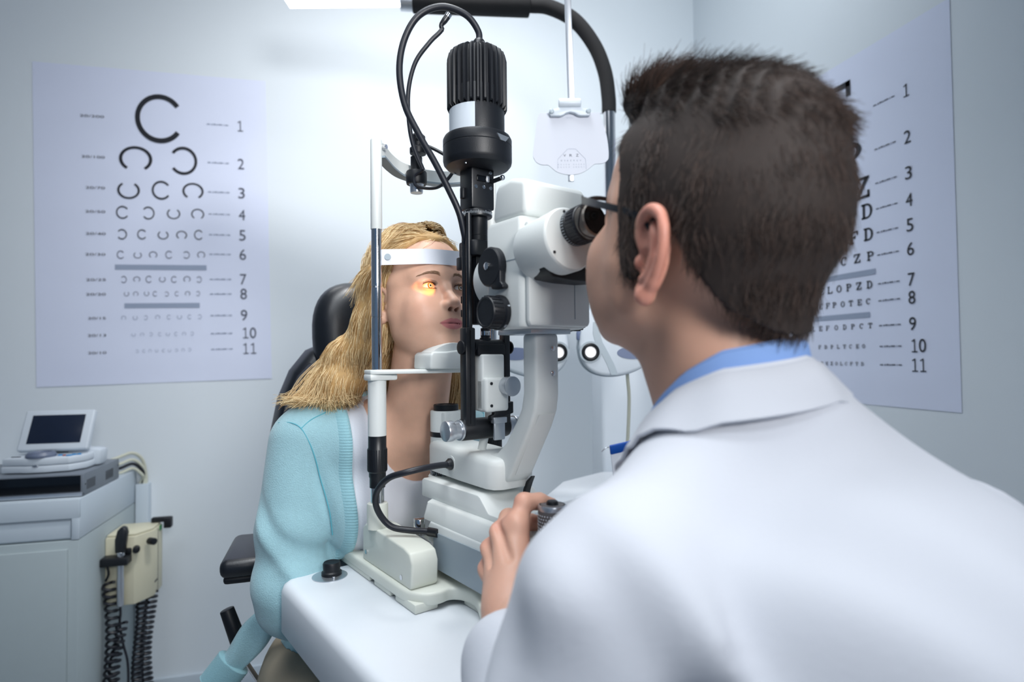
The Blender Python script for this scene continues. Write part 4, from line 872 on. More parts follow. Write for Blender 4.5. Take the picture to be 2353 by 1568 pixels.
class Grid:
    def __init__(s, xs, ys, zs):
        s.x, s.y, s.z = xs, ys, zs; s.F = np.full((len(xs), len(ys), len(zs)), .25, np.float32)
    def sl(s, lo, hi):
        r = []
        for ax, a, b in ((s.x, lo[0], hi[0]), (s.y, lo[1], hi[1]), (s.z, lo[2], hi[2])):
            i = max(0, int(np.searchsorted(ax, a)) - 1); j = min(len(ax), int(np.searchsorted(ax, b)) + 1); r.append(slice(i, max(j, i)))
        return tuple(r)
    def pts(s, q): return s.x[q[0]][:, None, None], s.y[q[1]][None, :, None], s.z[q[2]][None, None, :]
    def comb(s, fn, lo, hi, k, op='add'):
        m = k + .012
        q = s.sl([v - m for v in lo], [v + m for v in hi])
        if any(w.stop - w.start < 1 for w in q): return
        d = fn(*s.pts(q)).astype(np.float32); f = s.F[q]
        if op == 'add':
            if k > 0: h = np.maximum(k - np.abs(f - d), 0) / k; s.F[q] = np.minimum(f, d) - h * h * k * .25
            else: s.F[q] = np.minimum(f, d)
        else:
            d = -d
            if k > 0: h = np.maximum(k - np.abs(f - d), 0) / k; s.F[q] = np.maximum(f, d) + h * h * k * .25
            else: s.F[q] = np.maximum(f, d)
    def ell(s, c, r, R=None, k=.01, op='add', off=0.):
        c = np.array(c, float); r = np.array(r, float) + off; Rm = np.eye(3) if R is None else np.array(R)
        ext = np.sqrt(((Rm * r[None, :]) ** 2).sum(1))
        def fn(X, Y, Z):
            X, Y, Z = X - c[0], Y - c[1], Z - c[2]
            u = X * Rm[0, 0] + Y * Rm[1, 0] + Z * Rm[2, 0]; v = X * Rm[0, 1] + Y * Rm[1, 1] + Z * Rm[2, 1]; w = X * Rm[0, 2] + Y * Rm[1, 2] + Z * Rm[2, 2]
            k0 = np.sqrt((u / r[0]) ** 2 + (v / r[1]) ** 2 + (w / r[2]) ** 2); k1 = np.sqrt((u / r[0] ** 2) ** 2 + (v / r[1] ** 2) ** 2 + (w / r[2] ** 2) ** 2)
            return k0 * (k0 - 1) / np.maximum(k1, 1e-6)
        s.comb(fn, c - ext, c + ext, k, op)
    def cap(s, a, b, ra, rb, k=.01, op='add', off=0.):
        a, b = np.array(a, float), np.array(b, float); ra += off; rb += off; d = b - a; L2 = max(d @ d, 1e-9); rm = max(ra, rb)
        def fn(X, Y, Z):
            t = np.clip(((X - a[0]) * d[0] + (Y - a[1]) * d[1] + (Z - a[2]) * d[2]) / L2, 0, 1)
            return np.sqrt((X - a[0] - t * d[0]) ** 2 + (Y - a[1] - t * d[1]) ** 2 + (Z - a[2] - t * d[2]) ** 2) - (ra + (rb - ra) * t)
        s.comb(fn, np.minimum(a, b) - rm, np.maximum(a, b) + rm, k, op)
    def chain(s, P, r, k=.01, op='add', off=0.):
        for i in range(len(P) - 1): s.cap(P[i], P[i + 1], r[i], r[i + 1], k, op, off)
    def mesh(s, name):
        F = s.F; nx, ny, nz = F.shape
        S = F < 0
        cnt = np.zeros((nx - 1, ny - 1, nz - 1), np.uint8)
        for i in (0, 1):
            for j in (0, 1):
                for k in (0, 1): cnt += S[i:nx - 1 + i, j:ny - 1 + j, k:nz - 1 + k]
        act = (cnt > 0) & (cnt < 8); I, J, K = np.nonzero(act)
        idx = np.full(act.shape, -1, np.int32); idx[I, J, K] = np.arange(len(I))
        acc = np.zeros((len(I), 3)); num = np.zeros(len(I))
        cs = [(i, j, k) for i in (0, 1) for j in (0, 1) for k in (0, 1)]
        val = {c: F[I + c[0], J + c[1], K + c[2]] for c in cs}
        for a in cs:
            for d in range(3):
                if a[d]: continue
                b = list(a); b[d] = 1; b = tuple(b)
                va, vb = val[a], val[b]; m = (va < 0) != (vb < 0)
                t = np.where(m, va / np.where(m, va - vb, 1), 0)
                for e, ax, Q in ((0, s.x, I), (1, s.y, J), (2, s.z, K)):
                    pa = ax[Q + a[e]]; pb = ax[Q + b[e]]; acc[:, e] += np.where(m, pa + (pb - pa) * t, 0)
                num += m
        V = acc / num[:, None]
        quads = []
        for d in range(3):
            sl0 = [slice(None)] * 3; sl1 = [slice(None)] * 3; sl0[d] = slice(0, -1); sl1[d] = slice(1, None)
            a, b = S[tuple(sl0)], S[tuple(sl1)]; ch = a != b
            e, f = [(1, 2), (2, 0), (0, 1)][d]
            P = np.array(np.nonzero(ch)); ok = np.ones(P.shape[1], bool)
            for g in (e, f): ok &= (P[g] > 0) & (P[g] < F.shape[g] - 1)
            P = P[:, ok]; fl = a[tuple(P)]
            def at(de, df):
                Q = P.copy(); Q[e] += de; Q[f] += df; return idx[tuple(Q)]
            q = np.stack([at(-1, -1), at(0, -1), at(0, 0), at(-1, 0)], 1); q[~fl] = q[~fl][:, ::-1]; quads.append(q)
        Q = np.concatenate(quads); Q = Q[(Q >= 0).all(1)]
        return V, Q

def relax(V, Q, it=1, lam=.5):
    n = len(V)
    for _ in range(it):
        s = np.zeros((n, 3)); c = np.zeros(n)
        for a, b in ((0, 1), (1, 2), (2, 3), (3, 0)):
            for p, q in ((a, b), (b, a)):
                np.add.at(s, Q[:, p], V[Q[:, q]]); np.add.at(c, Q[:, p], 1)
        V = V + lam * (s / np.maximum(c, 1)[:, None] - V)
    return V

def np_mesh(name, V, Q, m, base, tone=None):
    me = bpy.data.meshes.new(name); V = V - np.array(base)[None, :]
    me.vertices.add(len(V)); me.vertices.foreach_set('co', V.astype(np.float32).ravel())
    me.loops.add(Q.size); me.loops.foreach_set('vertex_index', Q.astype(np.int32).ravel())
    me.polygons.add(len(Q)); me.polygons.foreach_set('loop_start', np.arange(0, Q.size, 4, dtype=np.int32))
    me.polygons.foreach_set('use_smooth', np.ones(len(Q), bool))
    me.update(calc_edges=True); me.validate()
    me.materials.append(m)
    if tone is not None:
        at = me.color_attributes.new('tone', 'FLOAT_COLOR', 'POINT')
        at.data.foreach_set('color', np.concatenate([tone, np.ones((len(tone), 1))], 1).astype(np.float32).ravel())
    return me

def smooth01(x, a, b): t = np.clip((x - a) / (b - a), 0, 1); return t * t * (3 - 2 * t)
def rotm(ax, deg): return np.array(Matrix.Rotation(math.radians(deg), 3, ax))

class Head:
    """local head axes: x ahead, y left, z up; origin midway between the eyeballs; unit metres of an average head"""
    def __init__(s, org, R, sc): s.o = np.array(org, float); s.R = np.array(R, float); s.k = sc
    def p(s, x, y, z): return s.o + s.k * (s.R @ np.array([x, y, z]))
    def loc(s, V): return ((V - s.o) @ s.R) / s.k
    def ell(s, G, c, r, rot=None, k=.01, op='add', off=0.):
        G.ell(s.p(*c), np.array(r) * s.k, s.R if rot is None else s.R @ rot, k * s.k, op, off)
    def cap(s, G, a, b, ra, rb, k=.01, op='add', off=0.): G.cap(s.p(*a), s.p(*b), ra * s.k, rb * s.k, k * s.k, op, off)
    def chain(s, G, P, r, k=.01, op='add'):
        for i in range(len(P) - 1): s.cap(G, P[i], P[i + 1], r[i], r[i + 1], k, op)

def skull(H, G, off=0., k=.03):
    H.ell(G, (-.086, 0, .040), (.097, .073, .088), k=k, off=off)
    H.ell(G, (-.038, 0, .040), (.052, .061, .056), k=k, off=off)
    H.ell(G, (-.125, 0, .018), (.062, .066, .066), k=k, off=off)

def head(H, G, male=False):
    skull(H, G)
    j = 1.12 if male else 1.0
    H.ell(G, (-.045, 0, -.030), (.055, .058 * (1.04 if male else 1), .075), k=.03)
    H.ell(G, (-.030, 0, -.072), (.042, .040 * j, .042), k=.03)
    for s in (-1, 1):
        H.ell(G, (-.014, s * .040, -.032), (.024, .022, .020), k=.022)            # cheek
        H.ell(G, (-.020, s * .030, -.058), (.026, .022, .028), k=.022)
        H.ell(G, (-.034, s * .040, -.052), (.030, .020, .034), k=.03)
        H.cap(G, (-.068, s * .048 * j, -.062), (-.006, s * .016, -.104), .017, .013, k=.026)   # jaw
        H.cap(G, (.0045, s * .012, .021), (-.012, s * .044, .019), .0085 if male else .0065, .007, k=.018)  # brow
        H.cap(G, (-.05, s * .060, .012), (-.06, s * .062, -.03), .012, .012, k=.03)
    H.ell(G, (.001, 0, -.050), (.017, .026, .024), k=.022)                         # muzzle
    H.ell(G, (.001, 0, -.107), (.0125, .017, .0135), k=.018)                      # chin
    for s in (-1, 1):                                                             # sockets
        H.ell(G, (.0185, s * .0325, .002), (.0125, .0175, .0125), k=.014, op='sub')
    H.chain(G, [(.0055, 0, .014), (.0125, 0, -.005), (.0225, 0, -.025), (.0290, 0, -.034)], [.0068, .0058, .0066, .0078], k=.011)
    H.ell(G, (.0300, 0, -.0350), (.0085, .0085, .0078), k=.007)
    for s in (-1, 1):
        H.ell(G, (.0200, s * .0122, -.0380), (.0100, .0060, .0068), rotm('Z', s * -14), k=.006)
        H.ell(G, (.0225, s * .0066, -.0440), (.0070, .0034, .0042), k=.002, op='sub')   # nostril
    # lids and eye opening
    for s in (-1, 1):
        H.ell(G, (-.0005, s * .0325, .0), (.0133, .0140, .0128), k=.005)
        H.ell(G, (-.003, s * .0325, .0078), (.0135, .0155, .0055), k=.004)
        H.ell(G, (.0105, s * .0322, -.0004), (.0098, .0122, .0043), rotm('X', s * -6), k=.0012, op='sub')
        H.ell(G, (.0125, s * .0210, -.0018), (.006, .0042, .0018), k=.001, op='sub')
    # lips
    up = [(.0030, -.0245, -.0675), (.0125, -.013, -.0650), (.0168, -.0045, -.0632), (.0164, 0, -.0642), (.0168, .0045, -.0632), (.0125, .013, -.0650), (.0030, .0245, -.0675)]
    dn = [(.0030, -.0245, -.0685), (.0108, -.0135, -.0725), (.0148, 0, -.0742), (.0108, .0135, -.0725), (.0030, .0245, -.0685)]
    H.chain(G, up, [.0016, .0030, .0034, .0031, .0034, .0030, .0016], k=.004)
    H.chain(G, dn, [.0018, .0036, .0044, .0036, .0018], k=.004)
    H.chain(G, [(.0065, -.0255, -.0682), (.0165, -.013, -.0690), (.0205, 0, -.0688), (.0165, .013, -.0690), (.0065, .0255, -.0682)], [.0010, .0010, .0011, .0010, .0010], k=.0022, op='sub')
    # ears
    for s in (-1, 1):
        er = rotm('Z', s * -(4 if male else 16)) @ rotm('Y', 10)
        q = lambda u, v, n: np.array([-.100 if male else -.080, s * .0715, -.020 if male else -.012]) + er @ np.array([u, s * n, v])
        e = 1.10 if male else .9
        def EP(u, v, n): return q(u * e, v * e, n)
        H.ell(G, EP(-.004, .002, .003), (.0165 * e, .0040, .0285 * e), er, k=.006)
        def crv(P, R, k):
            Q_ = [np.array(tuple(v)) for v in catmull([Vector(tuple(p)) for p in P], 5)]; H.chain(G, Q_, list(np.interp(np.linspace(0, 1, len(Q_)), np.linspace(0, 1, len(R)), R)), k=k)
        crv([EP(.007, .002, .003), EP(.0125, .014, .005), EP(.0095, .026, .007), EP(-.001, .0325, .009), EP(-.0125, .0295, .010), EP(-.0195, .018, .011), EP(-.0205, .003, .011), EP(-.016, -.010, .010), EP(-.009, -.021, .008)], [.0026, .0034, .0038, .0040, .0040, .0038, .0034, .0032, .0036], .003)
        H.chain(G, [EP(-.009, -.020, .007), EP(-.001, -.029, .006), EP(.006, -.024, .004)], [.0042, .0072, .0050], k=.005)
        crv([EP(-.004, .021, .0070), EP(-.0100, .010, .0085), EP(-.0100, -.004, .0085), EP(-.005, -.014, .0075), EP(.003, -.0175, .006)], [.0024, .0030, .0032, .0030, .0030], .004)
        H.ell(G, EP(.002, -.004, .0085), (.0072, .0062, .0100), er, k=.003, op='sub')
        H.ell(G, EP(-.0140, .014, .0125), (.0022, .0035, .0130), er, k=.003, op='sub')
        H.ell(G, EP(.0105, -.005, .0055), (.0038, .0036, .0058), er, k=.003)

def eye(H, G_thing, s, gaze, parent):
    c = H.p(-.0008, s * .0325, 0); g = Vector(H.R @ np.array(gaze)).normalized(); k = H.k
    x = g.orthogonal().normalized(); M_ = fxy(c, x, g.cross(x), g)
    e = G_thing.part('eyeball', MB().ell((0, 0, 0), (.0120 * k,) * 3, M=M_, nu=32, nv=20), EYEW, parent, ang=180)
    G_thing.part('iris', MB().lathe([(.0058 * k, .01055 * k), (.0052 * k, .01125 * k), (.0026 * k, .0116 * k), (.0018 * k, .0117 * k)], 32, M=M_), IRIS, parent)
    G_thing.part('pupil', MB().lathe([(.0022 * k, .01170 * k), (.0016 * k, .0122 * k), (0, .0123 * k)], 24, M=M_), PUPIL, parent)

def hair_mat(name, c0, c1, rough=.45):
    m = bpy.data.materials.new(name); m.use_nodes = True; nt = m.node_tree; b = nt.nodes['Principled BSDF']
    hi = nt.nodes.new('ShaderNodeHairInfo'); rp = nt.nodes.new('ShaderNodeValToRGB')
    rp.color_ramp.elements[0].color = lin(c0); rp.color_ramp.elements[1].color = lin(c1)
    nt.links.new(hi.outputs['Random'], rp.inputs['Fac']); nt.links.new(rp.outputs['Color'], b.inputs['Base Color'])
    b.inputs['Roughness'].default_value = rough; b.inputs['Specular IOR Level'].default_value = .5
    return m
BLOND = hair_mat('blond hair', (172, 130, 74), (252, 230, 182), .40)
BROWN = hair_mat('dark brown hair', (28, 20, 17), (78, 57, 47), .55)
BROWH = hair_mat('brow hair', (128, 96, 74), (166, 132, 104), .6)
LASH = hair_mat('lash hair', (50, 34, 28), (60, 42, 34), .6)
SCALPB = mat('blond hair mass', (196, 158, 104), .6, var=.3, vscale=120)
SCALPD = mat('dark hair mass', (44, 33, 28), .75, var=.3, vscale=200)

def strands(name, lines, m, parent, base, r0, r1, label=None):
    """lines: list of (n,3) arrays"""
    cu = bpy.data.hair_curves.new(name)
    cu.add_curves([len(l) for l in lines])
    P = np.concatenate(lines).astype(np.float32) - np.array(base, np.float32)[None, :]
    cu.attributes['position'].data.foreach_set('vector', P.ravel()) if 'position' in cu.attributes else cu.points.foreach_set('position', P.ravel())
    ra = cu.attributes.get('radius') or cu.attributes.new('radius', 'FLOAT', 'POINT')
    ra.data.foreach_set('value', np.concatenate([np.linspace(r0, r1, len(l)) for l in lines]).astype(np.float32))
    cu.materials.append(m)
    o = bpy.data.objects.new(name, cu); COL.objects.link(o); o.parent = parent
    return tag(o, label)

def sample(V, Q, n):
    A = V[Q[:, 0]]; B = V[Q[:, 1]]; C = V[Q[:, 2]]; D = V[Q[:, 3]]
    N = np.cross(C - A, D - B); w = np.linalg.norm(N, axis=1); N = N / np.maximum(w, 1e-12)[:, None]
    i = RNG.choice(len(Q), n, p=w / w.sum()); u, v = RNG.random((2, n, 1))
    return (A[i] * (1 - u) + B[i] * u) * (1 - v) + (D[i] * (1 - u) + C[i] * u) * v, N[i]

def cr_np(P, n):
    return np.array([tuple(p) for p in catmull([Vector(p) for p in P], n)])
# ------------------------------------------------------------------ the woman
WB = (-.28, 0, -.69)
RW = rotm('Z', 4) @ rotm('Y', -12)
HW = Head((.0115, .001, .110), RW, .90)
wom = Thing('person', 'blonde woman in an aqua cardigan and white top, chin on the slit lamp rest', 'person', INS, WB)

def wbody(G, off=0., parts='all', arms=True, legs=True):
    o = off
    if parts == 'all':
        G.cap(HW.p(-.072, 0, -.055), (-.088, 0, -.115), .0465, .050, .02, off=o)
        G.cap(HW.p(-.045, 0, -.085), (-.060, 0, -.125), .030, .034, .03, off=o)
    G.ell((-.170, 0, -.215), (.105, .155, .150), k=.03, off=o)
    G.ell((-.118, 0, -.150), (.064, .120, .058), k=.03, off=o)
    for s in (-1, 1):
        G.cap((-.11, s * .02, -.115), (-.175, s * .125, -.128), .040, .044, .03, off=o)
        G.ell((-.118, s * .072, -.255), (.064, .066, .066), k=.03, off=o)
    G.ell((-.235, 0, -.40), (.105, .140, .17), k=.04, off=o)
    G.ell((-.285, 0, -.575), (.125, .180, .105), k=.04, off=o)
    if arms:
        for s in (-1, 1):
            G.cap((-.185, s * .150, -.142), (-.160, s * .172, -.30), .052, .047, .03, off=o)
            G.cap((-.160, s * .172, -.30), (-.145, s * .180, -.39), .047, .041, .01, off=o)
            G.cap((-.145, s * .180, -.39), (-.035, s * .060, -.482), .041, .027, .015, off=o)
    if legs:
        for s in (-1, 1):
            G.cap((-.28, s * .105, -.60), (.12, s * .155, -.615), .088, .062, .03, off=o)
            G.cap((.12, s * .155, -.615), (.07, s * .16, -1.10), .060, .040, .015, off=o)

def hand_simple(G, W, dirn, side, k=.008):
    """relaxed hand lying palm down: W wrist, dirn pointing towards the fingers"""
    d = Vector(dirn).normalized(); sd = Vector((0, 0, 1)).cross(d).normalized() * side; up = Vector((0, 0, 1))
    W = Vector(W)
    for i, (o, L_) in enumerate(((.027, .068), (.009, .074), (-.009, .070), (-.026, .056))):
        K = W + d * (.082 - .004 * abs(i - 1)) + sd * o
        G.cap(W + sd * o * .45, K, .0145, .0115, k * 1.4)
        p1 = K + d * L_ * .5 + up * -.006; p2 = K + d * L_ * .78 + up * -.018; p3 = K + d * L_ * .95 + up * -.030
        G.chain([K, p1, p2, p3], [.0098, .0086, .0078, .0068], .004)
    T0 = W + d * .022 + sd * .024; T1 = T0 + d * .036 + sd * .020 + up * -.006; T2 = T1 + d * .028 + sd * .006 + up * -.008
    G.chain([T0, T1, T2], [.0135, .0105, .008], .006)

ga = axis((-.46, -.17, .008), (-.17, -.035, .003), (-.035, .048, .0013), (.048, .30, .006))
gb = axis((-.29, -.075, .006), (-.075, .075, .0014), (.075, .29, .006))
gz = axis((-1.2, -.70, .012), (-.70, -.30, .008), (-.30, -.02, .003), (-.02, .128, .0013), (.128, .225, .003))
G = Grid(ga, gb, gz)
wbody(G)
for s in (-1, 1):
    hand_simple(G, (-.025, s * .055, -.485 - .012 * s), (1, -s * .45, -.05), -s)
    G.cap((.07, s * .16, -1.10), (.075, s * .16, -1.145), .038, .034, .01); G.cap((.06, s * .16, -1.155), (.20, s * .175, -1.165), .036, .028, .02)
head(HW, G)
V, Q = G.mesh('body')
loc = HW.loc(V)
x, y, z = loc.T; ay = np.abs(y)
def ltone(c): return np.array(lin(c)[:3])
base = ltone((220, 175, 150))
tone = np.tile(base, (len(V), 1))
def mixt(w, c): global tone; tone = tone * (1 - w[:, None]) + ltone(c)[None, :] * w[:, None]
headm = (z > -.13) & (x > -.12)
# natural flush of cheeks and nose, lips, lid margins
mixt(.30 * np.exp(-((x + .005) ** 2 / .0006 + (ay - .043) ** 2 / .0005 + (z + .040) ** 2 / .0006)) * headm, (214, 138, 118))
mixt(.25 * np.exp(-((x - .03) ** 2 + y ** 2 + (z + .04) ** 2) / .00016), (218, 140, 122))
# lip colour follows the built lips
lipz_up = -.0625 + 0 * y; lip = np.zeros(len(V))
yy = np.clip(ay / .0250, 0, 1)
top_edge = -.0598 - .0075 * yy ** 1.5 - .0018 * np.exp(-(y / .003) ** 2); bot_edge = -.0795 + .0110 * yy ** 2.2
lip = smooth01(top_edge - z, -.0008, .0008) * smooth01(z - bot_edge, -.0008, .0008) * smooth01(.0252 - ay, -.0005, .0015) * smooth01(x, -.002, .004)
mixt(.8 * lip, (204, 112, 120))
mouth = np.exp(-((z + .0687) / .0012) ** 2) * (ay < .0255) * (x > .002)
mixt(.55 * mouth, (130, 52, 60))
lid = np.exp(-(((ay - .0322) / .0135) ** 2 + (z / .0056) ** 2) ** 4) * (x > .004) * (x < .0155)
mixt(.35 * lid, (196, 122, 108))
nz_ = np.exp(-((x - .0215) ** 2 / .00006 + (ay - .0064) ** 2 / .000012 + (z + .0440) ** 2 / .00002))
mixt(.75 * nz_, (86, 40, 34))
body = wom.part('body', np_mesh('body', V, Q, SKINW, WB, tone), SKINW)
for s in (-1, 1): eye(HW, wom, s, (.985, s * -.02 + .06, -.02), body)
V0, Q0 = V, Q

# clothing
ca = axis((-.46, -.22, .006), (-.22, .02, .004), (.02, .22, .008)); cb2 = axis((-.29, .29, .005)); cz = axis((-.60, -.30, .006), (-.30, -.02, .004))
Gt = Grid(ca, cb2, cz); wbody(Gt, .0045, parts='torso', arms=False, legs=False)
Gt.cap((-.09, 0, -.20), (-.05, 0, -.02), .02, .02, 0, 'sub') if False else None
Gt.ell((-.055, 0, -.085), (.105, .084, .122), k=.004, op='sub'); Gt.cap((-.09, 0, -.02), (-.10, 0, -.10), .082, .078, .004, 'sub')
for s in (-1, 1): Gt.ell((-.185, s * .215, -.16), (.08, .05, .09), k=.004, op='sub')
X, Y, Z = Gt.pts((slice(None),) * 3)
Gt.F += (.0016 * np.sin(26 * Y + 40 * Z + 6 * np.sin(15 * Z)) * smooth01(-Z, .20, .32)).astype(np.float32)
Gt.F = np.maximum(Gt.F, -.56 - Z)
Vt, Qt = Gt.mesh('top'); wom.part('top', np_mesh('top', Vt, Qt, TEE, WB), TEE)

ca = axis((-.46, .06, .0045)); cb2 = axis((-.30, -.05, .0045), (-.05, .05, .006), (.05, .30, .006)); cz = axis((-.64, -.02, .0045))
Gc = Grid(ca, cb2, cz)
wbody(Gc, .0125, parts='torso', arms=False, legs=False)
for s in (-1, 1):
    Gc.cap((-.185, s * .152, -.142), (-.164, s * .174, -.28), .0600, .0625, .03); Gc.cap((-.164, s * .174, -.28), (-.145, s * .184, -.385), .0625, .054, .012); Gc.cap((-.145, s * .184, -.385), (-.05, s * .075, -.475), .050, .038, .012)
    Gc.cap((-.145, s * .190, -.360), (-.15, s * .187, -.385), .058, .053, .015)
WZ = [.120, .116, .114, .115, .114, .108]
X, Y, Z = Gc.pts((slice(None),) * 3)
wz = np.interp(Z, [-.60, -.40, -.30, -.22, -.15, -.06], WZ).astype(np.float32)
ac = np.interp(Z, [-.6, -.3, -.1], [-.27, -.21, -.185]).astype(np.float32)
Gc.F = np.maximum(Gc.F, -np.maximum(np.abs(Y) - wz, ac - X))
Gc.cap((-.09, 0, -.02), (-.10, 0, -.115), .090, .086, .004, 'sub')
# folds: a deep pull from the armpit across the sleeve and softer ripples
arm = smooth01(np.abs(Y), .10, .15)
u = (Z + .265) - .55 * (np.abs(Y) - .15) * 0 + .35 * (X + .17)
Gc.F += (.0040 * np.exp(-((Z + .245 + .9 * (X + .16) - .25 * (np.abs(Y) - .17)) / .012) ** 2) * arm * smooth01(X, -.20, -.13)).astype(np.float32)
Gc.F -= (.0045 * np.exp(-((Z + .272 + .9 * (X + .16) - .25 * (np.abs(Y) - .17)) / .013) ** 2) * arm * smooth01(X, -.20, -.13)).astype(np.float32)
Gc.F += (.0013 * np.sin(60 * Z + 25 * X + 3 * np.sin(30 * Y)) * arm * smooth01(-Z, .27, .34)).astype(np.float32)
Gc.F += (.0050 * np.exp(-((np.abs(Y) - np.interp(Z, [-.5, -.277, -.242, -.19, -.135, -.11], [.140, .1416, .1459, .1538, .1664, .176])) / .006) ** 2) * (X > -.17) * smooth01(-Z, .13, .22)).astype(np.float32)
Gc.F = np.where(np.abs(Y) < .17, np.maximum(Gc.F, -.515 - Z), Gc.F)
Vc, Qc = Gc.mesh('cardigan'); card = wom.part('cardigan', np_mesh('cardigan', Vc, Qc, CARDI, WB), CARDI)

ca = axis((-.46, .30, .009)); cb2 = axis((-.29, .29, .008)); cz = axis((-1.16, -.48, .010))
Gk = Grid(ca, cb2, cz)
Gk.ell((-.285, 0, -.575), (.131, .188, .112), k=.04); Gk.ell((-.25, 0, -.47), (.110, .150, .10), k=.03)
for s in (-1, 1):
    Gk.cap((-.28, s * .108, -.60), (.12, s * .155, -.612), .100, .074, .03); Gk.cap((.12, s * .155, -.612), (.075, s * .16, -1.13), .072, .060, .015)
X, Y, Z = Gk.pts((slice(None),) * 3)
Gk.F += (.003 * np.sin(32 * X + 18 * Y + 40 * Z)).astype(np.float32)
Gk.F = np.maximum(Gk.F, Z + .515); Gk.F = np.maximum(Gk.F, -1.13 - Z)
Vk, Qk = Gk.mesh('trousers'); wom.part('trousers', np_mesh('trousers', Vk, Qk, KHAKI, WB), KHAKI)
for s in (-1, 1):
    mb = MB().prism([(p.x, p.y) for p in catmull([(.03, s * .16 - .035, 0), (.10, s * .16 - .040, 0), (.19, s * .172 - .040, 0), (.225, s * .178, 0), (.19, s * .172 + .040, 0), (.10, s * .16 + .040, 0), (.03, s * .16 + .035, 0), (.015, s * .16, 0), (.03, s * .16 - .035, 0)], 4)][:-1], -CAM_H, -CAM_H + .05, bev=.012, seg=3)
    wom.part('shoe', mb, BLK2)

# cardigan front band and the tail of the cardigan hanging out at her side
def surf(Gx, b, z, lo=.06):
    """largest a where the field crosses zero at (b, z)"""
    j = np.clip(np.interp(b, Gx.y, np.arange(len(Gx.y))), 0, len(Gx.y) - 1.001); k = np.clip(np.interp(z, Gx.z, np.arange(len(Gx.z))), 0, len(Gx.z) - 1.001)
    j0, k0 = int(j), int(k); fj, fk = j - j0, k - k0
    col = (Gx.F[:, j0, k0] * (1 - fj) + Gx.F[:, j0 + 1, k0] * fj) * (1 - fk) + (Gx.F[:, j0, k0 + 1] * (1 - fj) + Gx.F[:, j0 + 1, k0 + 1] * fj) * fk
    ii = np.nonzero((col[:-1] < 0) & (col[1:] >= 0))[0]
    if not len(ii): return None
    i = ii[-1]; return float(Gx.x[i] + (Gx.x[i + 1] - Gx.x[i]) * col[i] / (col[i] - col[i + 1]))
for s in (-1, 1):
    rings = []; zs = np.arange(-.085, -.42, -.0011); cu_ = []
    for n_, zz in enumerate(zs):
        b0 = float(np.interp(zz, [-.60, -.40, -.30, -.22, -.15, -.06], WZ))
        row = []
        rib = .0009 * (1 if (n_ // 2) % 2 == 0 else 0)
        for k_, bb in enumerate((b0 - .0035, b0 - .0015, b0 + .004, b0 + .009, b0 + .014, b0 + .0185)):
            a = surf(Gc, s * max(bb, b0 + .0045), zz)
            row.append(None if a is None else (a + (.0016 + rib if 1 <= k_ <= 4 else -.004), s * bb, zz))
        if None not in row: rings.append(row)
    if len(rings) > 4: wom.part('front_band', MB().loft(rings, closed=False, caps=False), CARDR, card, ang=70)
TL = INS.inverted() @ LEV
tail = [(-.385, 1.08, -.375), (-.412, 1.065, -.420), (-.440, 1.06, -.460), (-.473, 1.06, -.503), (-.518, 1.06, -.560)]
rings = []
P = catmull([TL @ Vector(p) for p in tail], 8)
for i, p in enumerate(P):
    t_ = (P[min(i + 1, len(P) - 1)] - P[max(i - 1, 0)]).normalized(); side = t_.cross(TL.to_3x3() @ Vector((0, -1, 0))).normalized(); nn = t_.cross(side).normalized()
    w = .024 + .004 * math.sin(i * .35); hh = .012
    rings.append([p + side * w * math.cos(q) + nn * hh * math.sin(q) + nn * .003 * math.sin(3 * q + i * .3) for q in [2 * math.pi * k / 20 for k in range(20)]])
wom.part('cardigan_tail', MB().loft(rings), CARDI, card, ang=70)
e0, e1 = P[-4], P[-1]; t_ = (e1 - e0).normalized(); side = t_.cross(TL.to_3x3() @ Vector((0, -1, 0))).normalized(); nn = t_.cross(side).normalized(); rings = []
for i in range(26):
    p = e0 + t_ * (i * .0022); k_ = 1.05 + .05 * (i % 2)
    rings.append([p + side * .029 * k_ * math.cos(q) + nn * .0155 * k_ * math.sin(q) for q in [2 * math.pi * k / 20 for k in range(20)]])
wom.part('tail_rib', MB().loft(rings), CARDR, card, ang=70)
# shoulder and armhole seams of the near sleeve, laid on the knit
for s in (-1, 1):
    for pts in ([(-.178, .199, -.1045), (-.151, .1873, -.1032), (-.1336, .1761, -.1116), (-.1209, .1664, -.1354), (-.1146, .1588, -.163), (-.109, .1538, -.190), (-.0988, .149, -.2166), (-.0883, .1459, -.2422), (-.0888, .1416, -.2769)],
                [(-.1336, .1761, -.1116), (-.1324, .1606, -.0987), (-.1309, .1398, -.0894), (-.1295, .1221, -.0819)]):
        wom.part('seam', MB().tube([(a, s * b, z) for a, b, z in pts], .0009, 6, 5), STITCH, card)

# hair: a soft mass close to the head plus many strands
ha = axis((-.22, .05, .0035)); hb_ = axis((-.19, .13, .0035)); hz = axis((-.11, .235, .0035))
Gh = Grid(ha, hb_, hz)
skull(HW, Gh, off=.006)
X, Y, Z = Gh.pts((slice(None),) * 3)
# hairline: keep hair only behind the brow and temple line
P3 = np.stack(np.broadcast_arrays(X, Y, Z), -1).reshape(-1, 3); lo = HW.loc(P3); lx_, ly_, lz_ = lo.T
hl = np.interp(lz_, [-.10, -.03, .0, .03, .055, .075, .09], [-.095, -.085, -.060, -.050, -.038, -.018, -.002]) + .010 * np.clip(1 - np.abs(ly_) / .02, 0, 1)
Gh.F = np.maximum(Gh.F, ((lx_ - hl) * HW.k).reshape(Gh.F.shape).astype(np.float32))
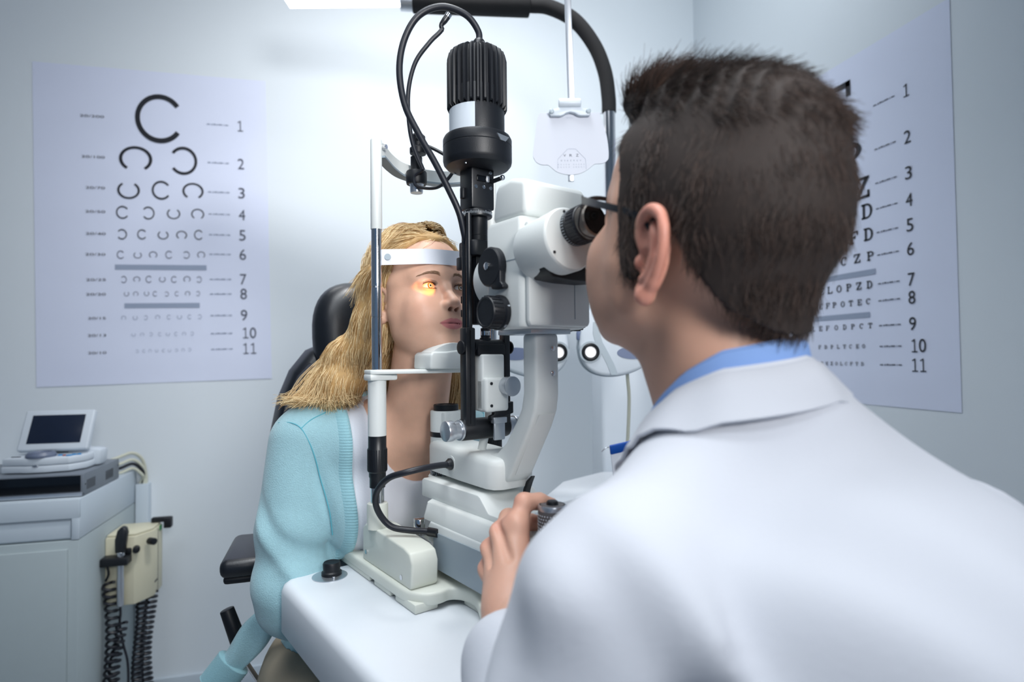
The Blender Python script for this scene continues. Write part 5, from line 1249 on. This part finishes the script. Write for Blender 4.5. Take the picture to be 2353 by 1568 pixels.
# hanging locks: near side over the shoulder, far side behind the neck
near = [HW.p(-.095, -.066, .040), HW.p(-.122, -.072, -.02), HW.p(-.138, -.080, -.070), (-.140, -.098, .005), (-.142, -.112, -.035), (-.138, -.122, -.060)]
Gh.chain(near, [.020, .020, .022, .024, .024, .016], .02)
Gh.chain([HW.p(-.105, -.066, .04), HW.p(-.125, -.070, -.03), (-.135, -.085, .0), (-.145, -.105, -.045), (-.150, -.125, -.070)], [.028, .03, .032, .030, .016], .02)
Gh.chain([HW.p(-.085, .068, .03), HW.p(-.10, .074, -.04), (-.105, .085, .0), (-.105, .088, -.055), (-.10, .086, -.085)], [.022, .024, .026, .024, .014], .02)
Gh.chain([HW.p(-.15, 0, .0), (-.165, 0, -.0), (-.165, 0, -.07)], [.05, .05, .04], .03)
Vh, Qh = Gh.mesh('hair'); Vh = relax(Vh, Qh, 1)
hair = wom.part('hair', np_mesh('hair', Vh, Qh, SCALPB, WB), SCALPB)
def wob(L_, amp):
    n = len(L_); t = np.linspace(0, 1, n)[:, None]; ph = RNG.random(3) * 6.28
    return L_ + amp * t * np.sin(t * 7 + ph[None, :])
def surf_push(L_, lift):
    """keep a strand outside the skull"""
    q = HW.loc(L_); c = np.array([-.086, 0, .040]); d = q - c; r = np.sqrt((d[:, 0] / (.099 + lift)) ** 2 + (d[:, 1] / (.076 + lift)) ** 2 + (d[:, 2] / (.091 + lift + .012 * smooth01(q[:, 1], -.025, .03))) ** 2)
    m = (r < 1) & (q[:, 2] > -.03); q2 = q.copy(); q2[m] = c + d[m] / r[m][:, None]
    return (q2 * HW.k) @ HW.R.T + HW.o
lines = []; CL = RNG.standard_normal((90, 3)) * .009
for i in range(6500):
    s = -1 if RNG.random() < .62 else 1
    t = RNG.random() ** .8                                   # 0 front hairline .. 1 crown
    lift = .004 + .010 * RNG.random()
    rx = -.020 - .13 * t + .004 * RNG.standard_normal(); ry = s * (.004 + .010 * RNG.random())
    rz = .040 + (.092 + lift + (.008 if s > 0 else .003)) * math.sqrt(max(.02, 1 - ((rx + .086) / .105) ** 2))
    back = .02 + .055 * t
    p = [(rx, ry, rz), (rx - .012 - back * .25, s * (.045 + .004 * RNG.standard_normal()), rz - .020 + .010 * (1 - t) + (.010 if s > 0 else 0)), (-.074 - back * .9, s * (.073 + lift), .030), (-.104 - back * .85, s * (.076 + lift), -.025)]
    if i % 3 == 0: p[1] = (p[1][0], p[1][1] * .9, p[1][2] + .004)
    PM_ = [HW.p(*w) for w in p]
    u, v = RNG.standard_normal(2)
    if s < 0:
        w_ = RNG.random()
        PM_ += [np.array((-.136 - .028 * w_ + .007 * u, -.090 - .014 * w_ + .007 * v, .010)), np.array((-.138 - .035 * w_ + .009 * u, -.106 - .026 * w_ + .010 * v, -.030)), np.array((-.126 - .050 * w_ + .010 * u, -.112 - .044 * w_ + .011 * v, -.058 - .010 * RNG.random())), np.array((-.120 - .065 * w_ + .012 * u, -.108 - .066 * w_ + .014 * v, -.064 - .014 * RNG.random()))]
    else:
        PM_ += [np.array((-.105 + .010 * u, .085 + .010 * v, .010)), np.array((-.103 + .011 * u, .090 + .012 * v, -.040)), np.array((-.095 + .012 * u, .082 + .014 * v, -.078)), np.array((-.090 + .016 * u, .074 + .016 * v, -.095))]
    ck = i % 90; cl = CL[ck]
    L_ = cr_np(PM_, 5); L_ = surf_push(L_, lift); tt = np.linspace(0, 1, len(L_))[:, None]
    lines.append(wob(L_ + cl[None, :] * np.clip(tt - .35, 0, 1) * np.sin(tt * 9 + cl[0] * 900), .003))
wom.o['strand_note'] = 0; del wom.o['strand_note']
Ps, Ns = sample(Vh, Qh, 9000); Ls = HW.loc(Ps)
for p, nn, q in zip(Ps, Ns, Ls):
    if p[2] < -.075: continue
    s = 1 if q[1] > 0 else -1
    top = float(smooth01(np.array(q[2]), .07, .11))
    fl = HW.R @ np.array([-.45 - .5 * top, s * (.75 * top), -.9 + .75 * top]) if p[2] > .03 else np.array([-.12, -.25 if p[1] < 0 else .1, -1.])
    fl = fl - nn * (fl @ nn); fl /= max(np.linalg.norm(fl), 1e-6)
    L0_ = .030 + .03 * RNG.random(); c2 = np.array([-.165, .0, p[2]]) - p; c2 = c2 / np.linalg.norm(c2)
    j = RNG.standard_normal(3) * .055
    p0 = p - nn * .002 - fl * .004
    if q[0] > np.interp(q[2], [-.10, -.03, .0, .03, .055, .075, .09], [-.095, -.085, -.060, -.050, -.038, -.018, -.002]) - .004: p0 = p - nn * .003
    lines.append(np.array([p0, p + fl * L0_ * .35 + nn * (.0008 + .0012 * RNG.random()), p + (fl + j * .5) * L0_ * .7 + nn * .0004 + c2 * .004, p + (fl + j) * L0_ + c2 * .009]))
strands('hair_strands', lines, BLOND, hair, WB, .00046, .00020)
# brows and lashes, rooted on the built surface
hv = loc[(x > -.03) & (z > -.02) & (z < .04)]
def facex(y_, z_):
    d2 = (hv[:, 1] - y_) ** 2 + (hv[:, 2] - z_) ** 2; i = np.nonzero(d2 < 4e-6)[0]
    return float(hv[i, 0].max()) if len(i) else 0.
for s in (-1, 1):
    L_ = []
    for i in range(230):
        t = RNG.random(); cx = .0150 - .019 * t ** 1.6; cy = s * (.013 + .034 * t); czz = .0190 + .0045 * math.sin(min(1, t * 1.3) * 2.2) - .003 * t * t + .0048 * (RNG.random() - .5) * (1.25 - t)
        d = np.array([-.25 - .2 * t, s * .9, .45 - .8 * t]); d /= np.linalg.norm(d)
        cx = facex(cy, czz) - .0003; p0 = np.array([cx, cy, czz]); L_.append(np.array([HW.p(*(p0)), HW.p(*(p0 + d * .003 + [.0008, 0, 0])), HW.p(*(p0 + d * .0065))]))
    strands('eyebrow', L_, BROWH, body, WB, .00024, .00010)
    L_ = []
    for i in range(70):
        t = i / 69; yy_ = s * (.0325 + .0122 * (2 * t - 1)); e_ = 1 - (2 * t - 1) ** 2
        z0 = .0042 * math.sqrt(max(0, e_)) + .0004; x0 = facex(yy_, z0 + .0012) - .0003
        sp = (2 * t - 1) * .003 * s
        L_.append(np.array([HW.p(x0 - .001, yy_, z0), HW.p(x0 + .0032, yy_ + sp * .6, z0 + .0006), HW.p(x0 + .0060, yy_ + sp, z0 + .0035)]))
        if i % 2: L_.append(np.array([HW.p(x0 - .001, yy_, -z0 * .95 - .0008), HW.p(x0 + .002, yy_ + sp * .5, -z0 - .002), HW.p(x0 + .003, yy_ + sp * .7, -z0 - .0034)]))
    strands('eyelash', L_, LASH, body, WB, .00016, .00006)
# ------------------------------------------------------------------ the man
MBASE = (.75, .0, -.62)
RM = np.diag([-1., 1., 1.]) @ rotm('Z', 7) @ rotm('Y', -19)
HM = Head((.424, .002, .136), RM, 1.04)
man = Thing('person', 'dark-haired man in glasses and a white lab coat, seen from behind, looking through the eyepieces', 'person', INS, MBASE)
SHL, SHR = (.527, -.175, -.178), (.640, .152, -.190)
ELL, ELR = (.527, -.235, -.390), (.575, .290, -.400)
WRL, WRR = (.345, -.115, -.255), (.400, .150, -.300)
def mbody(G, off=0., neck=True, arms=True):
    o = off
    if neck:
        G.cap(HM.p(-.090, 0, -.045), (.528, 0, -.045), .056, .058, .02, off=o)
        G.cap(HM.p(-.055, 0, -.080), (.505, 0, -.075), .036, .042, .03, off=o)
    yaw = rotm('Z', -18)
    G.ell((.625, 0, -.250), (.112, .155, .150), yaw, k=.04, off=o)
    G.cap((.535, -.005, -.078), (SHL[0] + .006, SHL[1] + .03, SHL[2] + .006), .050, .048, .04, off=o)
    G.cap((.548, .008, -.070), (SHR[0] - .005, SHR[1] - .03, SHR[2] + .008), .054, .050, .04, off=o)
    G.cap((.650, 0, -.26), (.755, .01, -.58), .135, .140, .05, off=o)
    if arms:
        for S_, E_, W_ in ((SHL, ELL, WRL), (SHR, ELR, WRR)):
            G.cap(S_, E_, .046, .043, .035, off=o); G.cap(E_, W_, .042, .027, .012, off=o)

ga = axis((.20, .24, .006), (.24, .36, .0022), (.36, .62, .0020), (.62, 1.0, .009)); gb = axis((-.34, -.142, .007), (-.142, -.03, .0018), (-.03, .03, .003), (.03, .10, .0022), (.10, .35, .007))
gz = axis((-1.18, -.70, .014), (-.70, -.30, .009), (-.30, -.13, .0022), (-.13, .0, .004), (.0, .20, .0019), (.20, .27, .004))
G = Grid(ga, gb, gz)
mbody(G)
for s in (-1, 1):
    G.cap((.76, s * .09, -.66), (.42, s * .20, -.68), .088, .062, .03); G.cap((.42, s * .20, -.68), (.50, s * .22, -1.10), .058, .04, .015); G.cap((.50, s * .22, -1.14), (.36, s * .24, -1.165), .038, .03, .02)
# left hand round the joystick
MC = [(.3015, -.073, -.185), (.286, -.083, -.197), (.2735, -.088, -.218), (.271, -.090, -.240)]
for c, rr in zip(MC, (.0125, .0122, .0115, .0105)):
    G.cap(WRL, c, .021, rr, .016)
FG = [[MC[0], (.2975, -.061, -.1645), (.3005, -.041, -.166), (.303, -.025, -.172)], [MC[1], (.2665, -.060, -.189), (.284, -.043, -.193), (.301, -.029, -.194)],
      [MC[2], (.2535, -.063, -.214), (.277, -.046, -.217), (.298, -.034, -.216)], [MC[3], (.257, -.069, -.238), (.276, -.055, -.242), (.296, -.045, -.240)]]
for f, k_ in zip(FG, (1., 1.03, .98, .86)): G.chain(f, [.0114 * k_, .0104 * k_, .0092 * k_, .0080 * k_], .004)
G.chain([WRL, (.350, -.086, -.236), (.354, -.066, -.214), (.351, -.044, -.196), (.342, -.026, -.186)], [.02, .0155, .0120, .0105, .0085], .008)
for c in MC: G.ell((c[0] + .004, c[1] - .006, c[2] + .001), (.011, .008, .009), k=.012)
for a_, b_ in zip(MC[:-1], MC[1:]):
    m_ = [(p + q) / 2 for p, q in zip(a_, b_)]; G.cap((m_[0] - .006, m_[1] - .013, m_[2] + .004), (m_[0] + .035, m_[1] - .028, m_[2] - .018), .0022, .0016, .010, 'sub')
hand_simple(G, WRR, (-1, -.35, -.15), 1)
head(HM, G, True)
V, Q = G.mesh('body')
loc = HM.loc(V); x, y, z = loc.T; ay = np.abs(y)
tone = np.tile(ltone((212, 164, 140)), (len(V), 1))
ear = smooth01(ay, .0715, .078) * smooth01(-x, .078, .090) * smooth01(x, -.135, -.128) * (np.abs(z + .02) < .05)
mixt(.50 * ear, (206, 118, 104))
beard = smooth01(-z, .045, .075) * (x > -.10) * smooth01(x, -.10, -.06) * (z > -.15)
mixt(.30 * beard, (166, 122, 104))
hm = (V[:, 0] < .36) & (V[:, 2] < -.12)
mixt(.6 * hm.astype(float), (222, 172, 150))
kn = np.zeros(len(V))
for c in MC + [FG[0][1]]: kn += np.exp(-(((V - (np.array(c) + [-.004, -.007, .004])) ** 2).sum(1)) / .00014)
mixt(.35 * np.clip(kn, 0, 1), (214, 138, 122))
mbod = man.part('body', np_mesh('body', V, Q, SKINM, MBASE, tone), SKINM)
for s in (-1, 1): eye(HM, man, s, (1, 0, 0), mbod)

# lab coat
ca = axis((.30, .42, .006), (.42, .95, .006)); cb2 = axis((-.36, .40, .006)); cz = axis((-.72, .03, .006))
Gc = Grid(ca, cb2, cz)
mbody(Gc, .016, neck=False, arms=False)
for S_, E_, W_ in ((SHL, ELL, WRL), (SHR, ELR, WRR)):
    Gc.cap(S_, E_, .060, .060, .045); e = Vector(E_).lerp(Vector(W_), .80); Gc.cap(E_, e, .062, .046, .02)
Gc.cap((.66, 0, -.3), (.77, .01, -.64), .155, .175, .05)
X, Y, Z = Gc.pts((slice(None),) * 3)
def fold(cx, cy, cz_, dx, dy, dz, nx, ny, nz, w, L_, amp):
    """a soft ridge along d, width w measured along n"""
    X_, Y_, Z_ = X - cx, Y - cy, Z - cz_
    a = X_ * nx + Y_ * ny + Z_ * nz; l = X_ * dx + Y_ * dy + Z_ * dz
    return (-amp * np.exp(-(a / w) ** 2 - (l / L_) ** 2) + .6 * amp * np.exp(-((a - 1.7 * w) / w) ** 2 - (l / L_) ** 2)).astype(np.float32)
for f in ((.56, -.20, -.20, .35, -.3, -.88, .1, -.9, .38, .016, .07, .006), (.58, -.15, -.19, .45, .0, -.9, -.3, -.85, -.4, .018, .09, .006), (.62, -.12, -.24, .5, .2, -.85, .2, -.95, -.1, .020, .10, .006),
          (.73, .10, -.22, .4, -.35, -.85, -.3, .8, -.3, .020, .12, .007), (.72, .16, -.20, .3, -.15, -.95, .1, .9, .0, .018, .12, .008), (.68, .20, -.22, .2, .2, -.95, -.4, .85, .1, .020, .10, .007),
          (.72, .03, -.25, .5, -.2, -.85, .0, 1, -.2, .024, .12, .005), (.66, -.06, -.25, .5, .1, -.85, .1, -1, 0, .026, .12, .005), (.50, -.25, -.27, .1, -.5, -.85, .7, -.6, .4, .016, .06, .005)):
    Gc.F += 1.7 * fold(*f)
Gc.F += (.0022 * np.sin(38 * Y + 21 * Z + 2.5 * np.sin(17 * X + 9 * Z))).astype(np.float32) * smooth01(-Z, .10, .20).astype(np.float32)
Gc.cap((.519, 0, .04), (.524, 0, -.10), .082, .078, .006, 'sub')
Gc.F = np.maximum(Gc.F, -.70 - Z)
Vc, Qc = Gc.mesh('lab_coat'); Vc = relax(Vc, Qc, 1)
coat = man.part('lab_coat', np_mesh('lab_coat', Vc, Qc, COATM, MBASE), COATM)

def ringband(name, prof, m, parent, phi0, phi1, n=60, th=.003):
    """prof(phi) -> list of (a, b, z) from top inner to bottom outer; closed into a thin sheet"""
    rows = []
    for i in range(n + 1):
        ph = math.radians(phi0 + (phi1 - phi0) * i / n); p = [Vector(q) for q in prof(ph)]
        c = Vector((.52, 0, 0)); inn = []
        for k_, q in enumerate(p):
            t_ = (p[min(k_ + 1, len(p) - 1)] - p[max(k_ - 1, 0)]).normalized(); tang = Vector((-math.sin(ph), -math.cos(ph), 0)); nn = t_.cross(tang).normalized()
            if nn.dot(q - c) < 0 and abs(nn.z) < .9: nn = -nn
            inn.append(q - nn * th)
        rows.append(p + inn[::-1])
    return man.part(name, MB().loft(rows), m, parent, ang=50)
def lerp(x, xs, ys): return float(np.interp(x, xs, ys))
CC = (.519, -.002)
def shirt(ph):
    d = abs(math.degrees(ph)); c, s_ = math.cos(ph), -math.sin(ph)
    zt = lerp(d, [0, 60, 90, 130, 170], [.014, .002, -.016, -.052, -.085]); r = lerp(d, [0, 90, 150], [.0645, .0640, .070])
    return [(CC[0] + r_ * c, CC[1] + r_ * s_ * .97, z_) for r_, z_ in ((r - .0012, zt - .004), (r, zt), (r + .0022, zt - .001), (r + .0060, zt - .020), (r + .0085, zt - .042))]
ringband('shirt_collar', shirt, SHIRT, mbod, -165, 165, th=.002)
def coat_top(a_, b_):
    i = int(np.clip(np.searchsorted(Gc.x, a_), 1, len(Gc.x) - 1)); j = int(np.clip(np.searchsorted(Gc.y, b_), 1, len(Gc.y) - 1)); col = Gc.F[i, j]
    k = np.nonzero((col[:-1] < 0) & (col[1:] >= 0))[0]
    return float(Gc.z[k[-1]] + (Gc.z[k[-1] + 1] - Gc.z[k[-1]]) * col[k[-1]] / (col[k[-1]] - col[k[-1] + 1])) if len(k) else None
def ccol(ph):
    d = abs(math.degrees(ph)); c, s_ = math.cos(ph), -math.sin(ph)
    zt = lerp(d, [0, 60, 90, 130, 165], [-.004, -.014, -.030, -.066, -.100]); zb = lerp(d, [0, 60, 90, 130, 165], [-.036, -.050, -.070, -.098, -.125])
    r = lerp(d, [0, 90, 150], [.0735, .0730, .078]); R_ = lerp(d, [0, 90, 150], [.097, .100, .100])
    ztop = coat_top(CC[0] + R_ * c, CC[1] + R_ * s_)
    if ztop is not None: zb = max(zb, ztop + .0045)
    return [(CC[0] + r_ * c, CC[1] + r_ * s_, z_) for r_, z_ in ((r - .004, zt - .02), (r - .003, zt - .006), (r, zt), (r + .004, zt - .001), (r + (R_ - r) * .5, zt + (zb - zt) * .42), (R_, zb))]
ringband('coat_collar', ccol, COATM, coat, -160, 160, th=.0035)
# shoulder seam line of the near sleeve
# trousers and shoes
ca = axis((.28, .98, .010)); cb2 = axis((-.34, .34, .010)); cz = axis((-1.14, -.55, .012))
Gk = Grid(ca, cb2, cz)
for s in (-1, 1):
    Gk.cap((.76, s * .09, -.66), (.42, s * .20, -.68), .100, .074, .03); Gk.cap((.42, s * .20, -.68), (.50, s * .22, -1.12), .072, .058, .015)
Gk.ell((.77, 0, -.64), (.14, .18, .10), k=.04)
Vk, Qk = Gk.mesh('trousers'); man.part('trousers', np_mesh('trousers', Vk, Qk, NAVY, MBASE), NAVY)
for s in (-1, 1):
    mb = MB().prism([(p.x, p.y) for p in catmull([(.54, s * .22 - .036, 0), (.46, s * .22 - .042, 0), (.36, s * .24 - .042, 0), (.315, s * .245, 0), (.36, s * .24 + .042, 0), (.46, s * .22 + .042, 0), (.54, s * .22 + .036, 0), (.555, s * .22, 0), (.54, s * .22 - .036, 0)], 4)][:-1], -CAM_H, -CAM_H + .055, bev=.012, seg=3)
    man.part('shoe', mb, BLK)
stool = Thing('stool', 'black round stool under the man in the white coat', 'stool', INS, (.77, 0, -CAM_H))
stool.part('seat', MB().lathe([(.17, -.80), (.19, -.785), (.19, -.745), (.17, -.725), (0, -.72)], 40, c=(.77, 0, 0)), LEATH)
stool.part('stem', MB().cyl((.77, 0, -CAM_H + .05), (.77, 0, -.80), .025), CHR)
for k in range(5):
    q = 2 * math.pi * k / 5; lg = stool.part('leg', MB().tube([(.77, 0, -CAM_H + .09), (.77 + .13 * math.cos(q), .13 * math.sin(q), -CAM_H + .075), (.77 + .25 * math.cos(q), .25 * math.sin(q), -CAM_H + .06)], .015, 10), BLK)
    stool.part('caster', MB().cyl((.77 + .25 * math.cos(q), .25 * math.sin(q) - .012, -CAM_H + .025), (.77 + .25 * math.cos(q), .25 * math.sin(q) + .012, -CAM_H + .025), .025), BLK, lg)

# hair
hxs = [-.22, -.185, -.160, -.142, -.132, -.124, -.118, -.096, -.090, -.080, -.068, -.058, -.045, -.034, -.010, .03]
hzs = [-.062, -.058, -.045, -.028, -.016, -.004, .004, .006, -.030, -.046, -.040, -.006, .034, .052, .076, .084]
ha = axis((.37, .67, .0025)); hb_ = axis((-.10, .10, .0025)); hz = axis((-.03, .31, .0025))
Gh = Grid(ha, hb_, hz)
skull(HM, Gh, off=.0055)
HM.ell(Gh, (-.128, 0, -.035), (.053, .053, .050), k=.03); Gh.cap(HM.p(-.105, 0, -.02), (.540, 0, -.02), .060, .056, .02)
HM.ell(Gh, (-.045, 0, -.030), (.0585, .0640, .0785), k=.03)
for s in (-1, 1): HM.cap(Gh, (-.05, s * .060, .012), (-.075, s * .064, -.03), .0155, .0145, k=.02)
HM.ell(Gh, (-.055, 0, .104), (.060, .057, .030), k=.010)
HM.ell(Gh, (-.004, .0, .106), (.032, .050, .026), k=.010)
HM.ell(Gh, (-.112, 0, .086), (.060, .060, .046), k=.02)
X, Y, Z = Gh.pts((slice(None),) * 3)
P3 = np.stack(np.broadcast_arrays(X, Y, Z), -1).reshape(-1, 3); lo = HM.loc(P3); lx_, ly_, lz_ = lo.T
wm = np.interp(lx_, hxs, hzs)
Gh.F += (.0016 * np.sin(lx_ * 330 + 5 * np.sin(ly_ * 60) + 25 * lz_) * smooth01(lz_, .085, .105)).reshape(Gh.F.shape).astype(np.float32)
Gh.F = np.maximum(Gh.F, (.8 * (wm - lz_)).reshape(Gh.F.shape).astype(np.float32))
Vh, Qh = Gh.mesh('hair'); Vh = relax(Vh, Qh, 1)
mh_ = man.part('hair', np_mesh('hair', Vh, Qh, SCALPD, MBASE), SCALPD)
Pn, Nn = sample(Vh, Qh, 52000)
L0 = HM.loc(Pn); lines = []
Nl = Nn @ HM.R
for p, nl, q in zip(Pn, Nl, L0):
    x_, y_, z_ = q
    if z_ < np.interp(x_, hxs, hzs) + .002 and nl[2] < -.6: continue
    topw = float(np.clip((z_ - .088) / .02, 0, 1)) * float(np.clip((x_ + .13) / .06, 0, 1))
    side = np.array([-.55, 0, -.85]) if x_ > -.10 else np.array([-.25, 0, -1.])
    crown = np.array([.25, 0, .25])
    d = side * (1 - topw) + np.array([-.25 if x_ > -.035 else -.8, y_ * 2, .55 if x_ > -.035 else .25]) * topw
    if z_ > .085 and topw < .5: d = np.array([-.7, 0, -.2])
    nl = nl / max(np.linalg.norm(nl), 1e-6)
    d = d - nl * (d @ nl) * .8; d = d / max(np.linalg.norm(d), 1e-6)
    L_ = (.006 + .008 * RNG.random()) * (1 + 1.0 * topw)
    j = RNG.standard_normal(3) * (.17 - .06 * topw) + .22 * np.array([math.sin(q[2] * 130 + q[0] * 60), math.sin(q[0] * 110), 0]) * (1 - topw)
    d1 = d + nl * (.26 + .02 * topw) + j; d2 = d * 1.2 + nl * (.05) + j * 1.2
    p0 = q - nl * .003; p1 = p0 + d1 * L_ * .5; p2 = p1 + d2 * L_ * .6
    lines.append(np.array([p0, p1, p2]) * HM.k @ HM.R.T + HM.o)
strands('hair_strands', lines, BROWN, mh_, MBASE, .00024, .00010)

# spectacles
gl = Thing('eyeglasses', 'black-framed eyeglasses worn by the dark-haired man', 'eyeglasses', INS, tuple(HM.p(.026, 0, .0)))
def hp(x_, y_, z_): return tuple(HM.p(x_, y_, z_))
for s in (-1, 1):
    ring = []
    for i in range(48):
        q = 2 * math.pi * i / 48; c, sn = math.cos(q), math.sin(q)
        ring.append((.0255 - .02 * (abs(s * .034 + .027 * c)) ** 2 * 8, s * .034 + .0275 * math.copysign(abs(c) ** .7, c), -.002 + .0195 * math.copysign(abs(sn) ** .7, sn)))
    pts = [hp(*r) for r in ring + ring[:1]]
    rim = gl.part('rim', MB().tube(pts, .0009, 8, smooth=False), SPECM)
    tb_ = [Vector(hp(*r)) + Vector((0, 0, .0006)) for r in ring[2:23]]
    gl.part('brow_bar', MB().tube(tb_, .0022, 10, smooth=False), SPECM, rim)
    cen = hp(.0255, s * .034, -.002); gl.part('lens', MB().raw([cen] + pts[:-1], [(0, 1 + i, 1 + (i + 1) % 48) for i in range(48)]), LENS, rim)
    gl.part('temple', MB().loft([[(Vector(hp(*c_)) + Vector((0, dy, dz))) for dy, dz in ((-.0012, -w_), (.0012, -w_), (.0012, w_), (-.0012, w_))] for c_, w_ in
                              [((.0235, s * .0625, .014), .0042), ((.018, s * .0665, .0135), .0040), ((-.02, s * .0745, .0125), .0034), ((-.060, s * .0785, .0115), .0032), ((-.084, s * .0780, .0085), .0030), ((-.100, s * .0745, -.004), .0028), ((-.110, s * .0700, -.022), .0026)]]), SPECM)
    gl.part('nose_pad', MB().ell(hp(.018, s * .010, -.006), (.002, .0015, .005)), LENS)
gl.part('bridge', MB().tube([hp(.026, -.0095, .004), hp(.028, 0, .007), hp(.026, .0095, .004)], .0018, 8), SPECM)
# ------------------------------------------------------------------ light and camera
def area(name, loc, target, sx, sy, power, col=(1, 1, 1), spread=180, frame=ROOM):
    l = bpy.data.lights.new(name, 'AREA'); l.shape = 'RECTANGLE'; l.size = sx; l.size_y = sy; l.energy = power; l.color = col; l.spread = math.radians(spread)
    o = bpy.data.objects.new(name, l); COL.objects.link(o)
    p = frame @ Vector(loc); t = frame @ Vector(target); o.location = p; o.rotation_euler = (t - p).to_track_quat('-Z', 'Y').to_euler(); return o
area('studio_softbox', (.42, -.9, .62), (-.05, 2.36, .65), .55, .55, 8, (1, .995, .99), 80)
def spot(name, loc, target, power, size, blend, soft, col):
    l = bpy.data.lights.new(name, 'SPOT'); l.energy = power; l.spot_size = math.radians(size); l.spot_blend = blend; l.shadow_soft_size = soft; l.color = col
    o = bpy.data.objects.new(name, l); COL.objects.link(o); p = ROOM @ Vector(loc); t = ROOM @ Vector(target); o.location = p; o.rotation_euler = (t - p).to_track_quat('-Z', 'Y').to_euler(); return o
spot('added_wall_spot_light', (.22, 1.25, 1.70), (.22, 2.36, -.05), 80, 126, 1., .12, (1, .99, .98))  # added spot without a fixture, brightens the middle of the back wall
area('ceiling_panel_light', (-.05, .55, 1.74), (-.05, .55, 0), .9, .9, 9, (.92, .965, 1), 100)
area('added_rear_fill_light', (-.45, -.2, 1.74), (-.2, .5, 0), .9, .9, 7.5, (.90, .95, 1), 95)  # unseen overhead fill, added to lift the table and left-facing sides
area('added_corner_fill_light', (.95, 1.35, 1.72), (1.15, 2.36, .95), .5, .5, 6, (.93, .97, 1), 140)  # made-up area light that lifts the dim upper right of the back wall
area('lamp_head_light', (-.30, 1.79, 1.03), (-.30, 1.79, 0), .32, .10, 1.0, (1, 1, 1), 150)
# amber beam of the slit lamp falling on the woman's near eye
sp = bpy.data.lights.new('slit_beam_light', 'SPOT'); sp.energy = 1.3; sp.color = (1, .40, .06); sp.spot_size = math.radians(17); sp.spot_blend = .35; sp.shadow_soft_size = .002
so = bpy.data.objects.new('slit_beam_light', sp); COL.objects.link(so)
p = INS @ Vector((.118, -.022, .106)); q = INS @ Vector((.020, -.0315, .108)); so.location = p; so.rotation_euler = (q - p).to_track_quat('-Z', 'Y').to_euler()

w = bpy.data.worlds.new('world'); sc.world = w; w.use_nodes = True
bg = w.node_tree.nodes['Background']; bg.inputs['Color'].default_value = (.36, .60, .95, 1); bg.inputs['Strength'].default_value = .26

cam = bpy.data.cameras.new('camera'); co = bpy.data.objects.new('camera', cam); COL.objects.link(co)
cam.sensor_width = 36; cam.sensor_fit = 'HORIZONTAL'; cam.lens = 36 * 1350 / 2353
co.matrix_world = LEV @ Matrix.Rotation(math.pi / 2 + math.atan(36 / 1350), 4, 'X') @ Matrix.Rotation(-.010, 4, 'Z')
cam.clip_start = .02
cam.dof.use_dof = True; cam.dof.focus_distance = .90; cam.dof.aperture_fstop = 3.2; cam.dof.aperture_blades = 0
sc.camera = co
vs_ = sc.view_settings
vs_.view_transform = 'Standard'; vs_.look = 'None'; vs_.gamma = 1; vs_.use_curve_mapping = False; vs_.exposure = 0.
